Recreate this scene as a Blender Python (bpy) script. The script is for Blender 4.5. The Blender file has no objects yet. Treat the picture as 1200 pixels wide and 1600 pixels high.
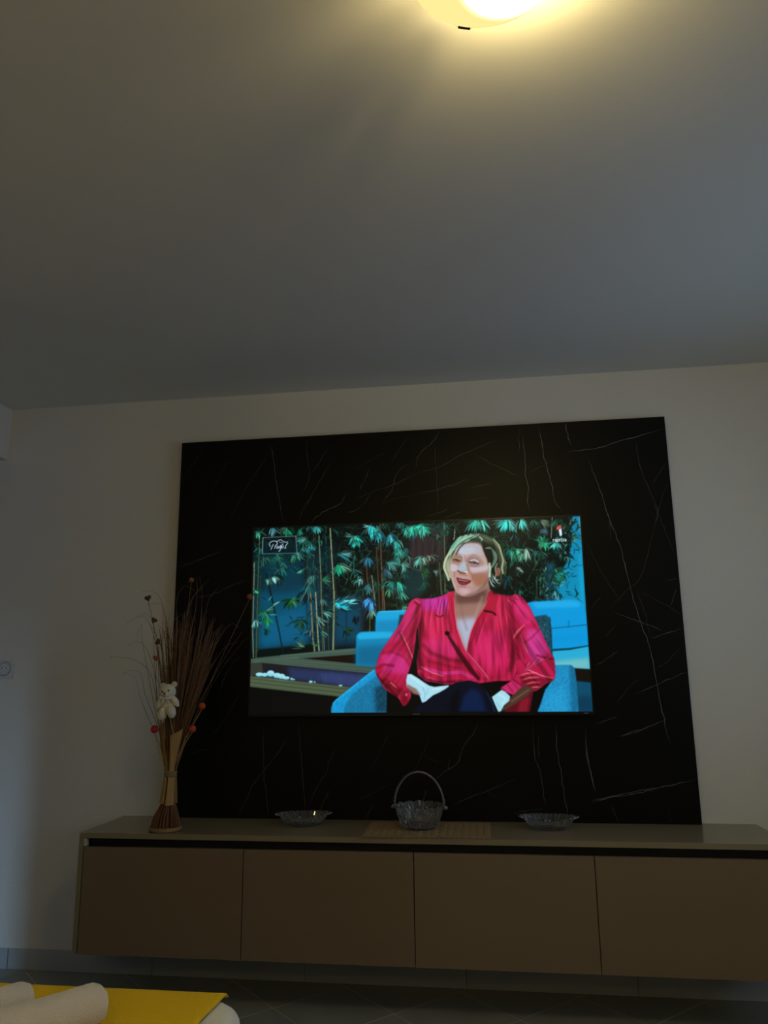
import bpy, bmesh, math, random
import numpy as np
from mathutils import Vector, Matrix, noise

C = bpy.context.scene.collection
PI = math.pi

# ---------------------------------------------------------------- camera
cam_data = bpy.data.cameras.new('camera'); cam = bpy.data.objects.new('camera', cam_data); C.objects.link(cam)
cam_data.sensor_fit = 'VERTICAL'; cam_data.sensor_height = 36.0; cam_data.lens = 36.0*1193.87/1600
cam_data.clip_start = .02
_rt = Vector((0.990134, 0.139659, -0.011446)); _up = Vector((0.040353, -0.205961, 0.977728)); _fw = Vector((-0.134191, 0.968543, 0.209565))
cam.matrix_world = Matrix(((_rt.x, _up.x, -_fw.x, 1.0428), (_rt.y, _up.y, -_fw.y, -3.3363), (_rt.z, _up.z, -_fw.z, 1.203), (0, 0, 0, 1)))
bpy.context.scene.camera = cam

# ---------------------------------------------------------------- sky and daylight, exposure
world = bpy.data.worlds.new('world'); bpy.context.scene.world = world; world.use_nodes = True
_bg = world.node_tree.nodes['Background']; _bg.inputs[0].default_value = (.42, .62, 1.0, 1); _bg.inputs[1].default_value = 1.1
def area_light(name, loc, target, sx, sy, power, col, spread=PI):
    l = bpy.data.lights.new(name, 'AREA'); l.shape = 'RECTANGLE'; l.size = sx; l.size_y = sy; l.energy = power; l.color = col; l.spread = spread
    o = bpy.data.objects.new(name, l); C.objects.link(o); o.location = loc
    o.rotation_euler = (Vector(target)-Vector(loc)).to_track_quat('-Z', 'Y').to_euler(); return o
# dusk daylight coming in at the two openings behind the camera
area_light('daylight_hall', (-2.22, -7.0, 2.62), (-1.3, 0, .4), .3, .7, 15.0, (.38, .68, 1.0), 1.2)
area_light('daylight_window', (3.32, -1.3, 1.55), (1.7, -.5, 1.9), 1.4, 1.2, 7.0, (.45, .72, 1.0), 2.6)
# warm fill light added unseen behind the camera to lift the room
_l = bpy.data.lights.new('warm_fill', 'POINT'); _l.energy = 8.8; _l.color = (1.0, .78, .34); _l.shadow_soft_size = .14
_o = bpy.data.objects.new('warm_fill', _l); C.objects.link(_o); _o.location = (.35, -4.3, 2.0)
LAMP = (1.08, -2.195); BULB_W = 20.0; SHADE_GLOW = 96.0; SHADE_EDGE = 1.2
vs = bpy.context.scene.view_settings
vs.view_transform = 'Standard'; vs.look = 'None'; vs.gamma = 1; vs.exposure = 0.0; vs.use_curve_mapping = False

# ---------------------------------------------------------------- helpers
def mat(name, col, rough=.6, metal=0, spec=.5, noise_amt=0, noise_scale=8, bump=0, bump_scale=60, col2=None, coat=0, trans=0, ior=1.45, emit=None, emit_s=0, sheen=0):
    m = bpy.data.materials.new(name); m.use_nodes = True; nt = m.node_tree; b = nt.nodes['Principled BSDF']
    b.inputs['Roughness'].default_value = rough; b.inputs['Metallic'].default_value = metal
    b.inputs['Specular IOR Level'].default_value = spec; b.inputs['Coat Weight'].default_value = coat; b.inputs['Coat Roughness'].default_value = .06
    b.inputs['Transmission Weight'].default_value = trans; b.inputs['IOR'].default_value = ior
    b.inputs['Sheen Weight'].default_value = sheen
    b.inputs['Base Color'].default_value = (*col, 1)
    if emit: b.inputs['Emission Color'].default_value = (*emit, 1); b.inputs['Emission Strength'].default_value = emit_s
    tc = nt.nodes.new('ShaderNodeTexCoord')
    if noise_amt or col2:
        n = nt.nodes.new('ShaderNodeTexNoise'); n.inputs['Scale'].default_value = noise_scale; n.inputs['Detail'].default_value = 5
        r = nt.nodes.new('ShaderNodeMixRGB'); c2 = col2 or tuple(c*(1-noise_amt) for c in col)
        r.inputs[1].default_value = (*col, 1); r.inputs[2].default_value = (*c2, 1)
        mp = nt.nodes.new('ShaderNodeMapRange'); mp.inputs[1].default_value = 1.1; mp.inputs[2].default_value = .65
        nt.links.new(tc.outputs['Object'], n.inputs['Vector']); nt.links.new(n.outputs['Fac'], mp.inputs[0]); nt.links.new(mp.outputs[0], r.inputs[0]); nt.links.new(r.outputs[0], b.inputs['Base Color'])
    if bump:
        n2 = nt.nodes.new('ShaderNodeTexNoise'); n2.inputs['Scale'].default_value = bump_scale; n2.inputs['Detail'].default_value = 3
        bp = nt.nodes.new('ShaderNodeBump'); bp.inputs['Strength'].default_value = bump; bp.inputs['Distance'].default_value = .004
        nt.links.new(tc.outputs['Object'], n2.inputs['Vector']); nt.links.new(n2.outputs['Fac'], bp.inputs['Height']); nt.links.new(bp.outputs[0], b.inputs['Normal'])
    return m
M = {}
M['wall'] = mat('wall_paint', (.73, .71, .68), .85, noise_amt=.03, noise_scale=2, bump=.22, bump_scale=90)
M['ceiling'] = mat('ceiling_paint', (.74, .73, .70), .9, noise_amt=.03, noise_scale=1.5, bump=.07, bump_scale=60)
M['tile'] = mat('floor_tile', (.34, .35, .33), .2, noise_scale=4, col2=(.28, .29, .275), bump=.02, bump_scale=14)
M['skirt'] = mat('skirting_tile', (.48, .53, .57), .3, noise_scale=6, col2=(.42, .46, .50))
M['grout'] = mat('grout', (.60, .58, .54), .9, noise_amt=.2, noise_scale=30)
M['slab'] = mat('laminate_slab', (.0012, .0012, .0011), .40, spec=.24, noise_scale=3, col2=(.0022, .002, .0017))
M['slab_edge'] = mat('laminate_edge', (.02, .02, .02), .5)
M['lacquer'] = mat('lacquer_front', (.225, .165, .108), .17, spec=.5, noise_amt=.05, noise_scale=1.2)
M['carcass'] = mat('carcass', (.275, .23, .15), .2, spec=.38, noise_amt=.06, noise_scale=1.5)
M['recess'] = mat('recess_black', (.004, .004, .005), .4)
M['alu'] = mat('end_cap', (.45, .44, .42), .35)
M['black'] = mat('black_plastic', (.006, .006, .007), .3, noise_amt=.2)
M['mark'] = mat('grey_print', (.30, .31, .33), .5)
M['whiteplastic'] = mat('white_plastic', (.62, .64, .66), .35)
M['darkplastic'] = mat('dark_hole', (.02, .02, .02), .6)
M['chrome'] = mat('chrome', (.8, .8, .82), .15, 1)
M['frame'] = mat('window_frame', (.7, .7, .7), .4)
M['glass'] = mat('cut_glass', (.95, .98, 1.0), .04, trans=.972, ior=1.52)
def thin_pane():
    m = bpy.data.materials.new('window_pane'); m.use_nodes = True; nt = m.node_tree; nt.nodes.remove(nt.nodes['Principled BSDF'])
    t = nt.nodes.new('ShaderNodeBsdfTransparent'); g = nt.nodes.new('ShaderNodeBsdfGlossy'); g.inputs['Roughness'].default_value = .02; x = nt.nodes.new('ShaderNodeMixShader'); f = nt.nodes.new('ShaderNodeFresnel'); f.inputs[0].default_value = 1.45
    nt.links.new(f.outputs[0], x.inputs[0]); nt.links.new(t.outputs[0], x.inputs[1]); nt.links.new(g.outputs[0], x.inputs[2]); nt.links.new(x.outputs[0], nt.nodes['Material Output'].inputs[0]); return m
M['windowglass'] = thin_pane()
M['stick'] = mat('brown_stick', (.33, .145, .058), .7, noise_scale=30, col2=(.15, .062, .024))
M['twig'] = mat('grey_twig', (.30, .20, .115), .75, noise_amt=.3, noise_scale=30)
M['straw'] = mat('dried_husk', (.62, .42, .19), .75, noise_scale=35, col2=(.40, .25, .10), bump=.5, bump_scale=120)
M['straw2'] = mat('dark_husk', (.44, .25, .09), .8, noise_scale=35, col2=(.28, .15, .05), bump=.5, bump_scale=120)
M['rope'] = mat('rope_ring', (.38, .27, .12), .8, noise_amt=.4, noise_scale=60, bump=.6, bump_scale=150)
M['red'] = mat('red_ball', (.62, .018, .012), .5, noise_amt=.2); M['orange'] = mat('orange_ball', (.66, .085, .015), .55, noise_amt=.2)
M['rust'] = mat('rust_ball', (.36, .12, .03), .6, noise_amt=.3)
M['pod'] = mat('heart_pod', (.13, .065, .03), .6, noise_amt=.4, noise_scale=50)
M['plush'] = mat('white_plush', (.80, .76, .64), .95, noise_amt=.12, noise_scale=70, bump=.9, bump_scale=260, sheen=.4)
M['bow'] = mat('cream_ribbon', (.74, .72, .62), .6)
M['bead'] = mat('black_bead', (.01, .01, .01), .25)
M['mat'] = mat('woven_mat', (.46, .33, .16), .8, noise_amt=.45, noise_scale=60)
M['yellow'] = mat('yellow_throw', (.96, .66, .014), .9, noise_scale=14, col2=(.86, .57, .010), bump=.5, bump_scale=220)
M['towel'] = mat('white_terry', (.88, .84, .85), .95, noise_amt=.05, noise_scale=50, bump=1.0, bump_scale=420, sheen=.4)
M['sheet'] = mat('white_sheet', (.80, .84, .88), .85, noise_amt=.03, noise_scale=5, bump=.2, bump_scale=30)
M['bedbase'] = mat('bed_fabric', (.10, .095, .09), .9, noise_amt=.2, noise_scale=80)

def link(name, bm, m, parent=None, smooth=False, bevel=0, kind=None, label=None):
    me = bpy.data.meshes.new(name); bm.normal_update(); bm.to_mesh(me); bm.free()
    for mm in (m if isinstance(m, (list, tuple)) else [m]): me.materials.append(mm)
    o = bpy.data.objects.new(name, me); C.objects.link(o)
    if smooth: me.polygons.foreach_set('use_smooth', [True]*len(me.polygons))
    if bevel:
        b = o.modifiers.new('bevel', 'BEVEL'); b.width = bevel; b.segments = 2; b.limit_method = 'ANGLE'
    if parent: o.parent = parent
    if kind: o['kind'] = kind
    if label: o['label'] = label
    return o
def structure(name, bm, m, label=None, **k):
    o = link(name, bm, m, **k); o['kind'] = 'structure'
    if label: o['label'] = label
    return o
def thing(name, label, cat, loc=(0, 0, 0), rz=0, group=None):
    o = bpy.data.objects.new(name, None); C.objects.link(o); o.empty_display_size = .05
    o.location = loc; o.rotation_euler = (0, 0, rz); o['label'] = label; o['category'] = cat
    if group: o['group'] = group
    return o
def box(bm, x0, x1, y0, y1, z0, z1):
    v = [bm.verts.new(p) for p in ((x0, y0, z0), (x1, y0, z0), (x1, y1, z0), (x0, y1, z0), (x0, y0, z1), (x1, y0, z1), (x1, y1, z1), (x0, y1, z1))]
    for f in ((0, 3, 2, 1), (4, 5, 6, 7), (0, 1, 5, 4), (1, 2, 6, 5), (2, 3, 7, 6), (3, 0, 4, 7)): bm.faces.new([v[i] for i in f])
    return bm
def B(*a): return box(bmesh.new(), *a)
def lathe(prof, n=40, cx=0, cy=0, bm=None, close=False, fr=None):
    """prof: list of (r, z); fr(angle, r, z) -> (r, z)"""
    bm = bm or bmesh.new(); rings = []
    for r, z in prof:
        ring = []
        for i in range(n):
            a = 2*PI*i/n; rr, zz = fr(a, r, z) if fr else (r, z)
            ring.append(bm.verts.new((cx+rr*math.cos(a), cy+rr*math.sin(a), zz)))
        rings.append(ring)
    pairs = list(zip(rings, rings[1:]))+([(rings[-1], rings[0])] if close else [])
    for a, b in pairs:
        for i in range(n): bm.faces.new((a[i], a[(i+1) % n], b[(i+1) % n], b[i]))
    if not close:
        if prof[0][0] > 1e-6: bm.faces.new(list(reversed(rings[0])))
        if prof[-1][0] > 1e-6: bm.faces.new(rings[-1])
    return bm
def tube(bm, pts, r, n=6, cap=True):
    pts = [Vector(p) for p in pts]; rings = []; rad = r if np.ndim(r) else [r]*len(pts)
    up = Vector((.13, .21, .97)).normalized()
    for i, p in enumerate(pts):
        d = (pts[min(i+1, len(pts)-1)]-pts[max(i-1, 0)]).normalized()
        s = d.cross(up); s = s.normalized() if s.length > 1e-4 else Vector((1, 0, 0)); u = s.cross(d).normalized()
        rings.append([bm.verts.new(p+(s*math.cos(2*PI*k/n)+u*math.sin(2*PI*k/n))*rad[i]) for k in range(n)])
    for a, b in zip(rings, rings[1:]):
        for k in range(n): bm.faces.new((a[k], a[(k+1) % n], b[(k+1) % n], b[k]))
    if cap: bm.faces.new(list(reversed(rings[0]))); bm.faces.new(rings[-1])
    return bm
def ball(bm, c, r, n=16, rot=None):
    """ellipsoid; r = (rx, ry, rz)"""
    r = r if np.ndim(r) else (r, r, r)
    g = bmesh.ops.create_uvsphere(bm, u_segments=n, v_segments=max(6, n*2//3), radius=1)
    mtx = Matrix.Translation(c) @ (rot or Matrix.Identity(4)) @ Matrix.Diagonal((*r, 1))
    bmesh.ops.transform(bm, matrix=mtx, verts=g['verts']); return bm
def catmull(P, n=8):
    P = [Vector(p) for p in P]; P = [P[0]*2-P[1]]+P+[P[-1]*2-P[-2]]; out = []
    for i in range(1, len(P)-2):
        a, b, c, d = P[i-1:i+3]
        for k in range(n):
            t = k/n; out.append(.5*((2*b)+(c-a)*t+(2*a-5*b+4*c-d)*t*t+(3*b-a-3*c+d)*t**3))
    return out+[P[-2]]

# ---------------------------------------------------------------- room
XL, XR, YB, YF, H = -3.35, 3.15, 0.0, -4.75, 2.524
o = structure('wall_back', B(XL-.15, XR+.15, 0, .15, -.05, H+.1), M['wall'], 'off-white painted wall behind the television panel')
structure('ceiling', B(XL-.15, XR+.15, YF-.15, 0, H, H+.1), M['ceiling'], 'white painted ceiling')
# right wall with a window opening, front wall with a glazed opening (both behind the camera)
def wall_hole(bm, axis, a0, a1, t0, t1, z1, h0, h1, hz0, hz1):
    def bb(u0, u1, z0, zz1):
        if axis == 'x': box(bm, u0, u1, t0, t1, z0, zz1)
        else: box(bm, t0, t1, u0, u1, z0, zz1)
    bb(a0, h0, 0, z1); bb(h1, a1, 0, z1); bb(h0, h1, hz1, z1)
    if hz0 > 0: bb(h0, h1, 0, hz0)
    return bm
structure('wall_right', wall_hole(bmesh.new(), 'y', YF, 0, XR, XR+.15, H, -2.0, -.6, .95, 2.15), M['wall'], 'off-white side wall with a window')
structure('wall_front', wall_hole(bmesh.new(), 'x', XL, XR, YF-.15, YF, H, -2.6, -1.6, 0.0, 2.12), M['wall'], 'off-white wall with a glazed door')
structure('wall_left', B(XL-.15, XL, YF, 0, 0, H), M['wall'], 'off-white end wall of the side passage')
structure('wall_partition', B(-1.41, -1.29, YF, -2.2, 0, H), M['wall'], 'off-white partition beside the bed')
structure('trim_1', B(-1.41, -1.29, -2.2, 0, 2.264, H), M['wall'], 'painted ceiling beam over the passage opening')
def window(name, axis, u0, u1, z0, z1, t, nm):
    f = bmesh.new(); w = .06
    def bb(bm, a0, a1, c0, c1, th=.03):
        if axis == 'y': box(bm, t-th, t+th, a0, a1, c0, c1)
        else: box(bm, a0, a1, t-th, t+th, c0, c1)
    bb(f, u0, u0+w, z0, z1); bb(f, u1-w, u1, z0, z1); bb(f, u0+w, u1-w, z0, z0+w); bb(f, u0+w, u1-w, z1-w, z1); um = (u0+u1)/2
    bb(f, um-w/2, um+w/2, z0+w, z1-w)
    o = structure(name, f, M['frame'], nm)
    g = bmesh.new(); bb(g, u0+w, um-w/2, z0+w, z1-w, .003); link('pane', g, M['windowglass'], o)
    g = bmesh.new(); bb(g, um+w/2, u1-w, z0+w, z1-w, .003); link('pane', g, M['windowglass'], o)
window('window_1', 'y', -2.0, -.6, .95, 2.15, XR+.07, 'white framed window in the side wall')
window('door_1', 'x', -2.6, -1.6, 0.0, 2.12, YF-.07, 'white glazed door at the end of the passage')

# floor: grout bed and polished dark tiles laid at 45 degrees
fl = structure('floor', B(XL-.15, XR+.15, YF-.15, .15, -.06, -.0012), M['grout'], 'dark polished tiled floor')
def clip(poly, ax, val, keep_less):
    out = []
    for i in range(len(poly)):
        a, b = poly[i-1], poly[i]; ia = (a[ax] <= val) == keep_less; ib = (b[ax] <= val) == keep_less
        if ia != ib:
            t = (val-a[ax])/(b[ax]-a[ax]); out.append((a[0]+(b[0]-a[0])*t, a[1]+(b[1]-a[1])*t))
        if ib: out.append(b)
    return out
S = .3205; q = 1/math.sqrt(2); full_mesh = None; cnt = 0
def tile_mesh(poly):
    bm = bmesh.new(); ctr = Vector((sum(p[0] for p in poly)/len(poly), sum(p[1] for p in poly)/len(poly)))
    bot = [bm.verts.new((x, y, -.003)) for x, y in poly]; mid = [bm.verts.new((x, y, -.0008)) for x, y in poly]
    top = [bm.verts.new((x+(ctr.x-x)*.006, y+(ctr.y-y)*.006, 0)) for x, y in poly]; n = len(poly)
    for i in range(n):
        bm.faces.new((bot[i], bot[(i+1) % n], mid[(i+1) % n], mid[i])); bm.faces.new((mid[i], mid[(i+1) % n], top[(i+1) % n], top[i]))
    bm.faces.new(top); me = bpy.data.meshes.new('tile'); bm.normal_update(); bm.to_mesh(me); bm.free(); me.materials.append(M['tile']); return me
g = .0026
for i in range(-40, 41):
    for j in range(-40, 41):
        # tile between the grout lines  x-y = 1.80+i*d  and  x+y = .37+j*d
        d = S/q; u = 1.802+i*d; v = .37+j*d; cx, cy = (u+v+d)/2, (v-u)/2
        if cx < XL-.3 or cx > XR+.3 or cy > .3 or cy < YF-.3: continue
        h = d/2-g
        poly = [(h, 0), (0, h), (-h, 0), (0, -h)]
        wp = [(cx+x, cy+y) for x, y in poly]
        cl = clip(clip(clip(clip(wp, 0, XL, False), 0, XR, True), 1, 0.0, True), 1, YF, False)
        if len(cl) < 3: continue
        ar = abs(sum(cl[k-1][0]*cl[k][1]-cl[k][0]*cl[k-1][1] for k in range(len(cl))))/2
        if ar < .00005: continue
        if abs(ar-2*h*h) < 1e-6:
            full_mesh = full_mesh or tile_mesh(poly); me = full_mesh
        else: me = tile_mesh([(x-cx, y-cy) for x, y in cl])
        t = bpy.data.objects.new('tile', me); C.objects.link(t); t.location = (cx, cy, 0); t.parent = fl; cnt += 1
# tiled skirting along the back wall, one piece per tile
sk = structure('baseboard_back', B(-1.29, XR, -.004, 0, 0, .079), M['grout'], 'grey tile skirting under the floating cabinet')
xs = [-1.29, -1.062, -.412, .238, .888, 1.538, 2.188, 2.838, XR]
for a, b in zip(xs, xs[1:]):
    link('skirting_tile', B(a+.0015, b-.0015, -.011, -.004, .0005, .081), M['skirt'], sk, bevel=.001)
for nm, args in (('baseboard_left', (-1.29, -1.279, YF, -2.2, 0, .081)), ('baseboard_right', (XR-.011, XR, YF, -.011, 0, .081))):
    structure(nm, B(*args), M['skirt'])

# ---------------------------------------------------------------- marble look wall panel
PX0, PX1, PZ0, PZ1, PYF = -.378, 1.8215, .6215, 2.293, -.030
panel = thing('marble_panel', 'black marble-look panel with thin white veins behind the television', 'wall panel', ((PX0+PX1)/2, 0, PZ0))
def local(o, p): return (p[0]-o.location.x, p[1]-o.location.y, p[2]-o.location.z)
def B_in(o, x0, x1, y0, y1, z0, z1): L = o.location; return B(x0-L.x, x1-L.x, y0-L.y, y1-L.y, z0-L.z, z1-L.z)
link('slab', B_in(panel, PX0, PX1, PYF, -.012, PZ0, PZ1), M['slab'], panel, bevel=.0008)
link('mounting_batten', B_in(panel, PX0+.06, PX1-.06, -.012, 0, PZ1-.14, PZ1-.06), M['slab_edge'], panel)
link('mounting_batten', B_in(panel, PX0+.06, PX1-.06, -.012, 0, PZ0+.06, PZ0+.14), M['slab_edge'], panel)
VEINS = [(0.7, [(0.06, 2.264), (0.069, 2.198), (0.083, 2.098), (0.1, 1.999), (0.126, 1.886)]),
    (0.25, [(-0.263, 2.277), (-0.316, 2.188), (-0.354, 2.129)]),
    (0.25, [(-0.144, 2.204), (-0.196, 2.101), (-0.228, 2.028)]),
    (0.35, [(0.056, 2.229), (-0.002, 2.142), (-0.064, 2.046), (-0.097, 1.978), (-0.139, 1.902)]),
    (0.4, [(0.224, 2.28), (0.235, 2.17), (0.24, 2.081), (0.202, 2.024)]),
    (0.35, [(0.332, 2.244), (0.284, 2.157), (0.245, 2.11)]),
    (0.45, [(0.347, 2.174), (0.275, 2.045), (0.227, 1.964), (0.194, 1.898)]),
    (0.7, [(0.414, 2.014), (0.39, 1.967), (0.333, 1.941), (0.285, 1.914), (0.252, 1.882)]),
    (0.2, [(0.607, 2.2), (0.525, 2.16), (0.448, 2.12)]),
    (0.4, [(0.751, 2.095), (0.628, 2.043), (0.524, 2.009), (0.457, 1.983)]),
    (0.5, [(0.525, 2.126), (0.496, 2.069), (0.472, 2.021)]),
    (0.5, [(0.414, 1.918), (0.476, 1.944), (0.533, 2.014)]),
    (0.25, [(0.712, 2.273), (0.659, 2.207), (0.62, 2.14)]),
    (0.4, [(0.744, 2.173), (0.728, 2.116)]),
    (0.5, [(0.696, 2.137), (0.643, 2.091), (0.623, 2.024), (0.58, 1.959)]),
    (0.2, [(0.749, 1.994), (0.627, 1.976), (0.571, 1.95)]),
    (0.5, [(0.733, 2.152), (0.764, 2.197), (0.814, 2.235), (0.84, 2.28)]),
    (0.25, [(0.819, 2.22), (0.821, 2.128), (0.825, 2.026), (0.825, 1.907)]),
    (0.45, [(0.732, 2.086), (0.85, 2.121), (0.95, 2.172), (1.097, 2.225)]),
    (0.35, [(0.998, 2.164), (1.064, 2.12), (1.134, 2.082), (1.194, 2.049)]),
    (0.4, [(0.73, 1.996), (0.828, 2.011), (0.906, 2.033), (0.965, 2.052)]),
    (0.3, [(0.963, 2.01), (1.07, 2.03)]),
    (0.2, [(0.942, 1.956), (1.058, 1.966)]),
    (0.35, [(0.767, 1.889), (0.874, 1.92)]),
    (0.4, [(0.853, 1.881), (0.936, 1.907)]),
    (0.7, [(1.204, 2.26), (1.215, 2.178), (1.217, 2.118), (1.214, 2.058), (1.225, 1.998), (1.216, 1.949), (1.226, 1.89)]),
    (0.3, [(1.196, 2.28), (1.195, 2.169)]),
    (0.8, [(1.282, 2.286), (1.292, 2.204), (1.302, 2.113), (1.321, 2.033), (1.334, 1.939), (1.359, 1.89)]),
    (0.7, [(1.4, 2.289), (1.405, 2.238), (1.419, 2.182)]),
    (0.8, [(1.812, 2.237), (1.69, 2.207), (1.605, 2.187), (1.539, 2.166), (1.464, 2.16), (1.398, 2.153)]),
    (0.2, [(1.349, 2.126), (1.233, 2.067)]),
    (0.75, [(1.489, 2.114), (1.511, 2.034), (1.534, 1.955), (1.554, 1.858), (1.568, 1.8)]),
    (0.4, [(1.693, 2.192), (1.699, 2.093), (1.727, 1.985), (1.759, 1.878), (1.75, 1.821)]),
    (0.4, [(1.812, 2.087), (1.745, 1.989)]),
    (0.25, [(1.809, 2.0), (1.764, 1.887), (1.741, 1.822)]),
    (0.8, [(1.532, 1.936), (1.557, 1.852), (1.592, 1.738), (1.609, 1.636), (1.626, 1.521), (1.651, 1.409), (1.68, 1.307), (1.692, 1.206), (1.705, 1.074), (1.72, 0.961), (1.732, 0.913)]),
    (0.3, [(1.556, 1.843), (1.558, 1.753)]),
    (0.3, [(1.735, 1.927), (1.763, 1.853), (1.789, 1.763), (1.811, 1.682)]),
    (0.3, [(1.776, 1.916), (1.72, 1.747), (1.67, 1.599), (1.602, 1.539), (1.529, 1.463)]),
    (0.25, [(1.455, 1.757), (1.514, 1.612), (1.581, 1.488)]),
    (0.5, [(1.549, 1.45), (1.651, 1.409), (1.738, 1.369)]),
    (0.35, [(1.644, 1.543), (1.671, 1.451), (1.687, 1.349)]),
    (0.25, [(1.653, 1.542), (1.772, 1.466), (1.818, 1.435)]),
    (0.4, [(1.807, 1.543), (1.772, 1.466)]),
    (0.3, [(1.764, 1.574), (1.815, 1.586)]),
    (0.5, [(1.687, 1.34), (1.746, 1.36), (1.817, 1.38)]),
    (0.25, [(1.504, 1.525), (1.453, 1.465)]),
    (0.25, [(1.554, 1.402), (1.5, 1.344)]),
    (0.45, [(1.459, 1.234), (1.515, 1.267), (1.559, 1.296)]),
    (0.25, [(1.803, 1.305), (1.745, 1.247), (1.702, 1.223)]),
    (0.55, [(1.822, 1.205), (1.755, 1.181), (1.696, 1.156), (1.603, 1.12)]),
    (0.25, [(1.641, 1.186), (1.58, 1.141), (1.522, 1.067)]),
    (0.5, [(1.536, 1.034), (1.447, 1.002)]),
    (0.65, [(1.53, 0.953), (1.625, 0.981), (1.729, 1.021)]),
    (0.7, [(1.401, 0.986), (1.403, 0.889), (1.413, 0.801), (1.425, 0.737)]),
    (0.8, [(1.82, 0.791), (1.711, 0.767), (1.606, 0.747), (1.484, 0.722), (1.403, 0.706)]),
    (0.4, [(1.482, 0.691), (1.509, 0.614)]),
    (0.2, [(1.7, 0.685), (1.707, 0.624)]),
    (0.45, [(0.048, 1.004), (0.054, 0.824), (0.069, 0.715), (0.084, 0.616)]),
    (0.4, [(0.169, 0.978), (0.12, 0.892), (0.057, 0.816), (0.004, 0.748), (-0.03, 0.672), (-0.057, 0.631)]),
    (0.45, [(0.2, 1.02), (0.215, 0.918), (0.222, 0.825), (0.231, 0.716), (0.236, 0.642)]),
    (0.4, [(0.373, 0.918), (0.337, 0.85), (0.328, 0.809), (0.284, 0.742), (0.249, 0.667)]),
    (0.4, [(0.346, 0.742), (0.311, 0.684), (0.294, 0.643)]),
    (0.25, [(0.595, 0.968), (0.559, 0.893), (0.506, 0.801)]),
    (0.2, [(0.61, 0.769), (0.523, 0.727), (0.452, 0.694)]),
    (0.3, [(0.531, 0.691), (0.487, 0.617)]),
    (0.35, [(-0.053, 1.144), (-0.098, 1.074), (-0.143, 1.004), (-0.188, 0.952)]),
    (0.25, [(-0.279, 0.883), (-0.195, 0.904)]),
    (0.5, [(-0.209, 1.123), (-0.157, 1.223), (-0.103, 1.297), (-0.019, 1.397)]),
    (0.5, [(-0.372, 1.698), (-0.303, 1.718), (-0.245, 1.739), (-0.147, 1.77)]),
    (0.6, [(-0.284, 1.555), (-0.186, 1.575), (-0.124, 1.604), (-0.033, 1.632)]),
    (0.4, [(-0.159, 1.123), (-0.123, 1.223), (-0.064, 1.301)]),
    (0.55, [(0.969, 1.009), (0.951, 0.968), (0.906, 0.918), (0.882, 0.852), (0.834, 0.819), (0.773, 0.778)]),
    (0.45, [(0.747, 0.745), (0.728, 0.68)]),
    (0.4, [(0.844, 0.869), (0.839, 0.819)]),
    (0.2, [(0.745, 0.877), (0.809, 0.844)]),
    (0.25, [(0.76, 0.943), (0.732, 0.877), (0.696, 0.81)]),
    (0.4, [(1.112, 0.788), (1.036, 0.756), (0.993, 0.739), (0.925, 0.715), (0.847, 0.682)]),
    (0.2, [(0.993, 0.739), (1.042, 0.708)]),
    (0.6, [(1.191, 1.025), (1.192, 0.878), (1.21, 0.821), (1.219, 0.757), (1.227, 0.678)]),
    (0.35, [(1.213, 0.967), (1.209, 0.861)]),
    (0.7, [(1.286, 1.008), (1.284, 0.894), (1.295, 0.805), (1.302, 0.718), (1.314, 0.64)]),
    (0.7, [(1.401, 0.983), (1.399, 0.894), (1.41, 0.806), (1.422, 0.743)]),
    (0.7, [(1.671, 0.757), (1.59, 0.736), (1.485, 0.72), (1.411, 0.699)]),
    (0.4, [(1.532, 1.032), (1.448, 1.004)]),
    (0.5, [(1.534, 0.951), (1.625, 0.979), (1.692, 1.007)]),
    (0.3, [(1.098, 0.661), (1.147, 0.645)]),
    (0.25, [(1.115, 0.661), (1.222, 0.674)])]
# ---------------------------------------------------------------- TV picture
# The broadcast shown on the screen is flat print: it is drawn here shape by shape
# into a colour grid that the screen's mesh carries as a colour attribute.
PW, PH = 720, 405
def _homography():
    src = [(394, 825.5), (907, 804), (924, 1114), (394, 1115)]
    dst = [(0, 0), (PW, 0), (PW, PH), (0, PH)]
    A = []; b = []
    for (x, y), (u, v) in zip(src, dst):
        A.append([x, y, 1, 0, 0, 0, -u*x, -u*y]); b.append(u)
        A.append([0, 0, 0, x, y, 1, -v*x, -v*y]); b.append(v)
    h = np.linalg.solve(np.array(A, float), np.array(b, float))
    return np.append(h, 1).reshape(3, 3)

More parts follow.
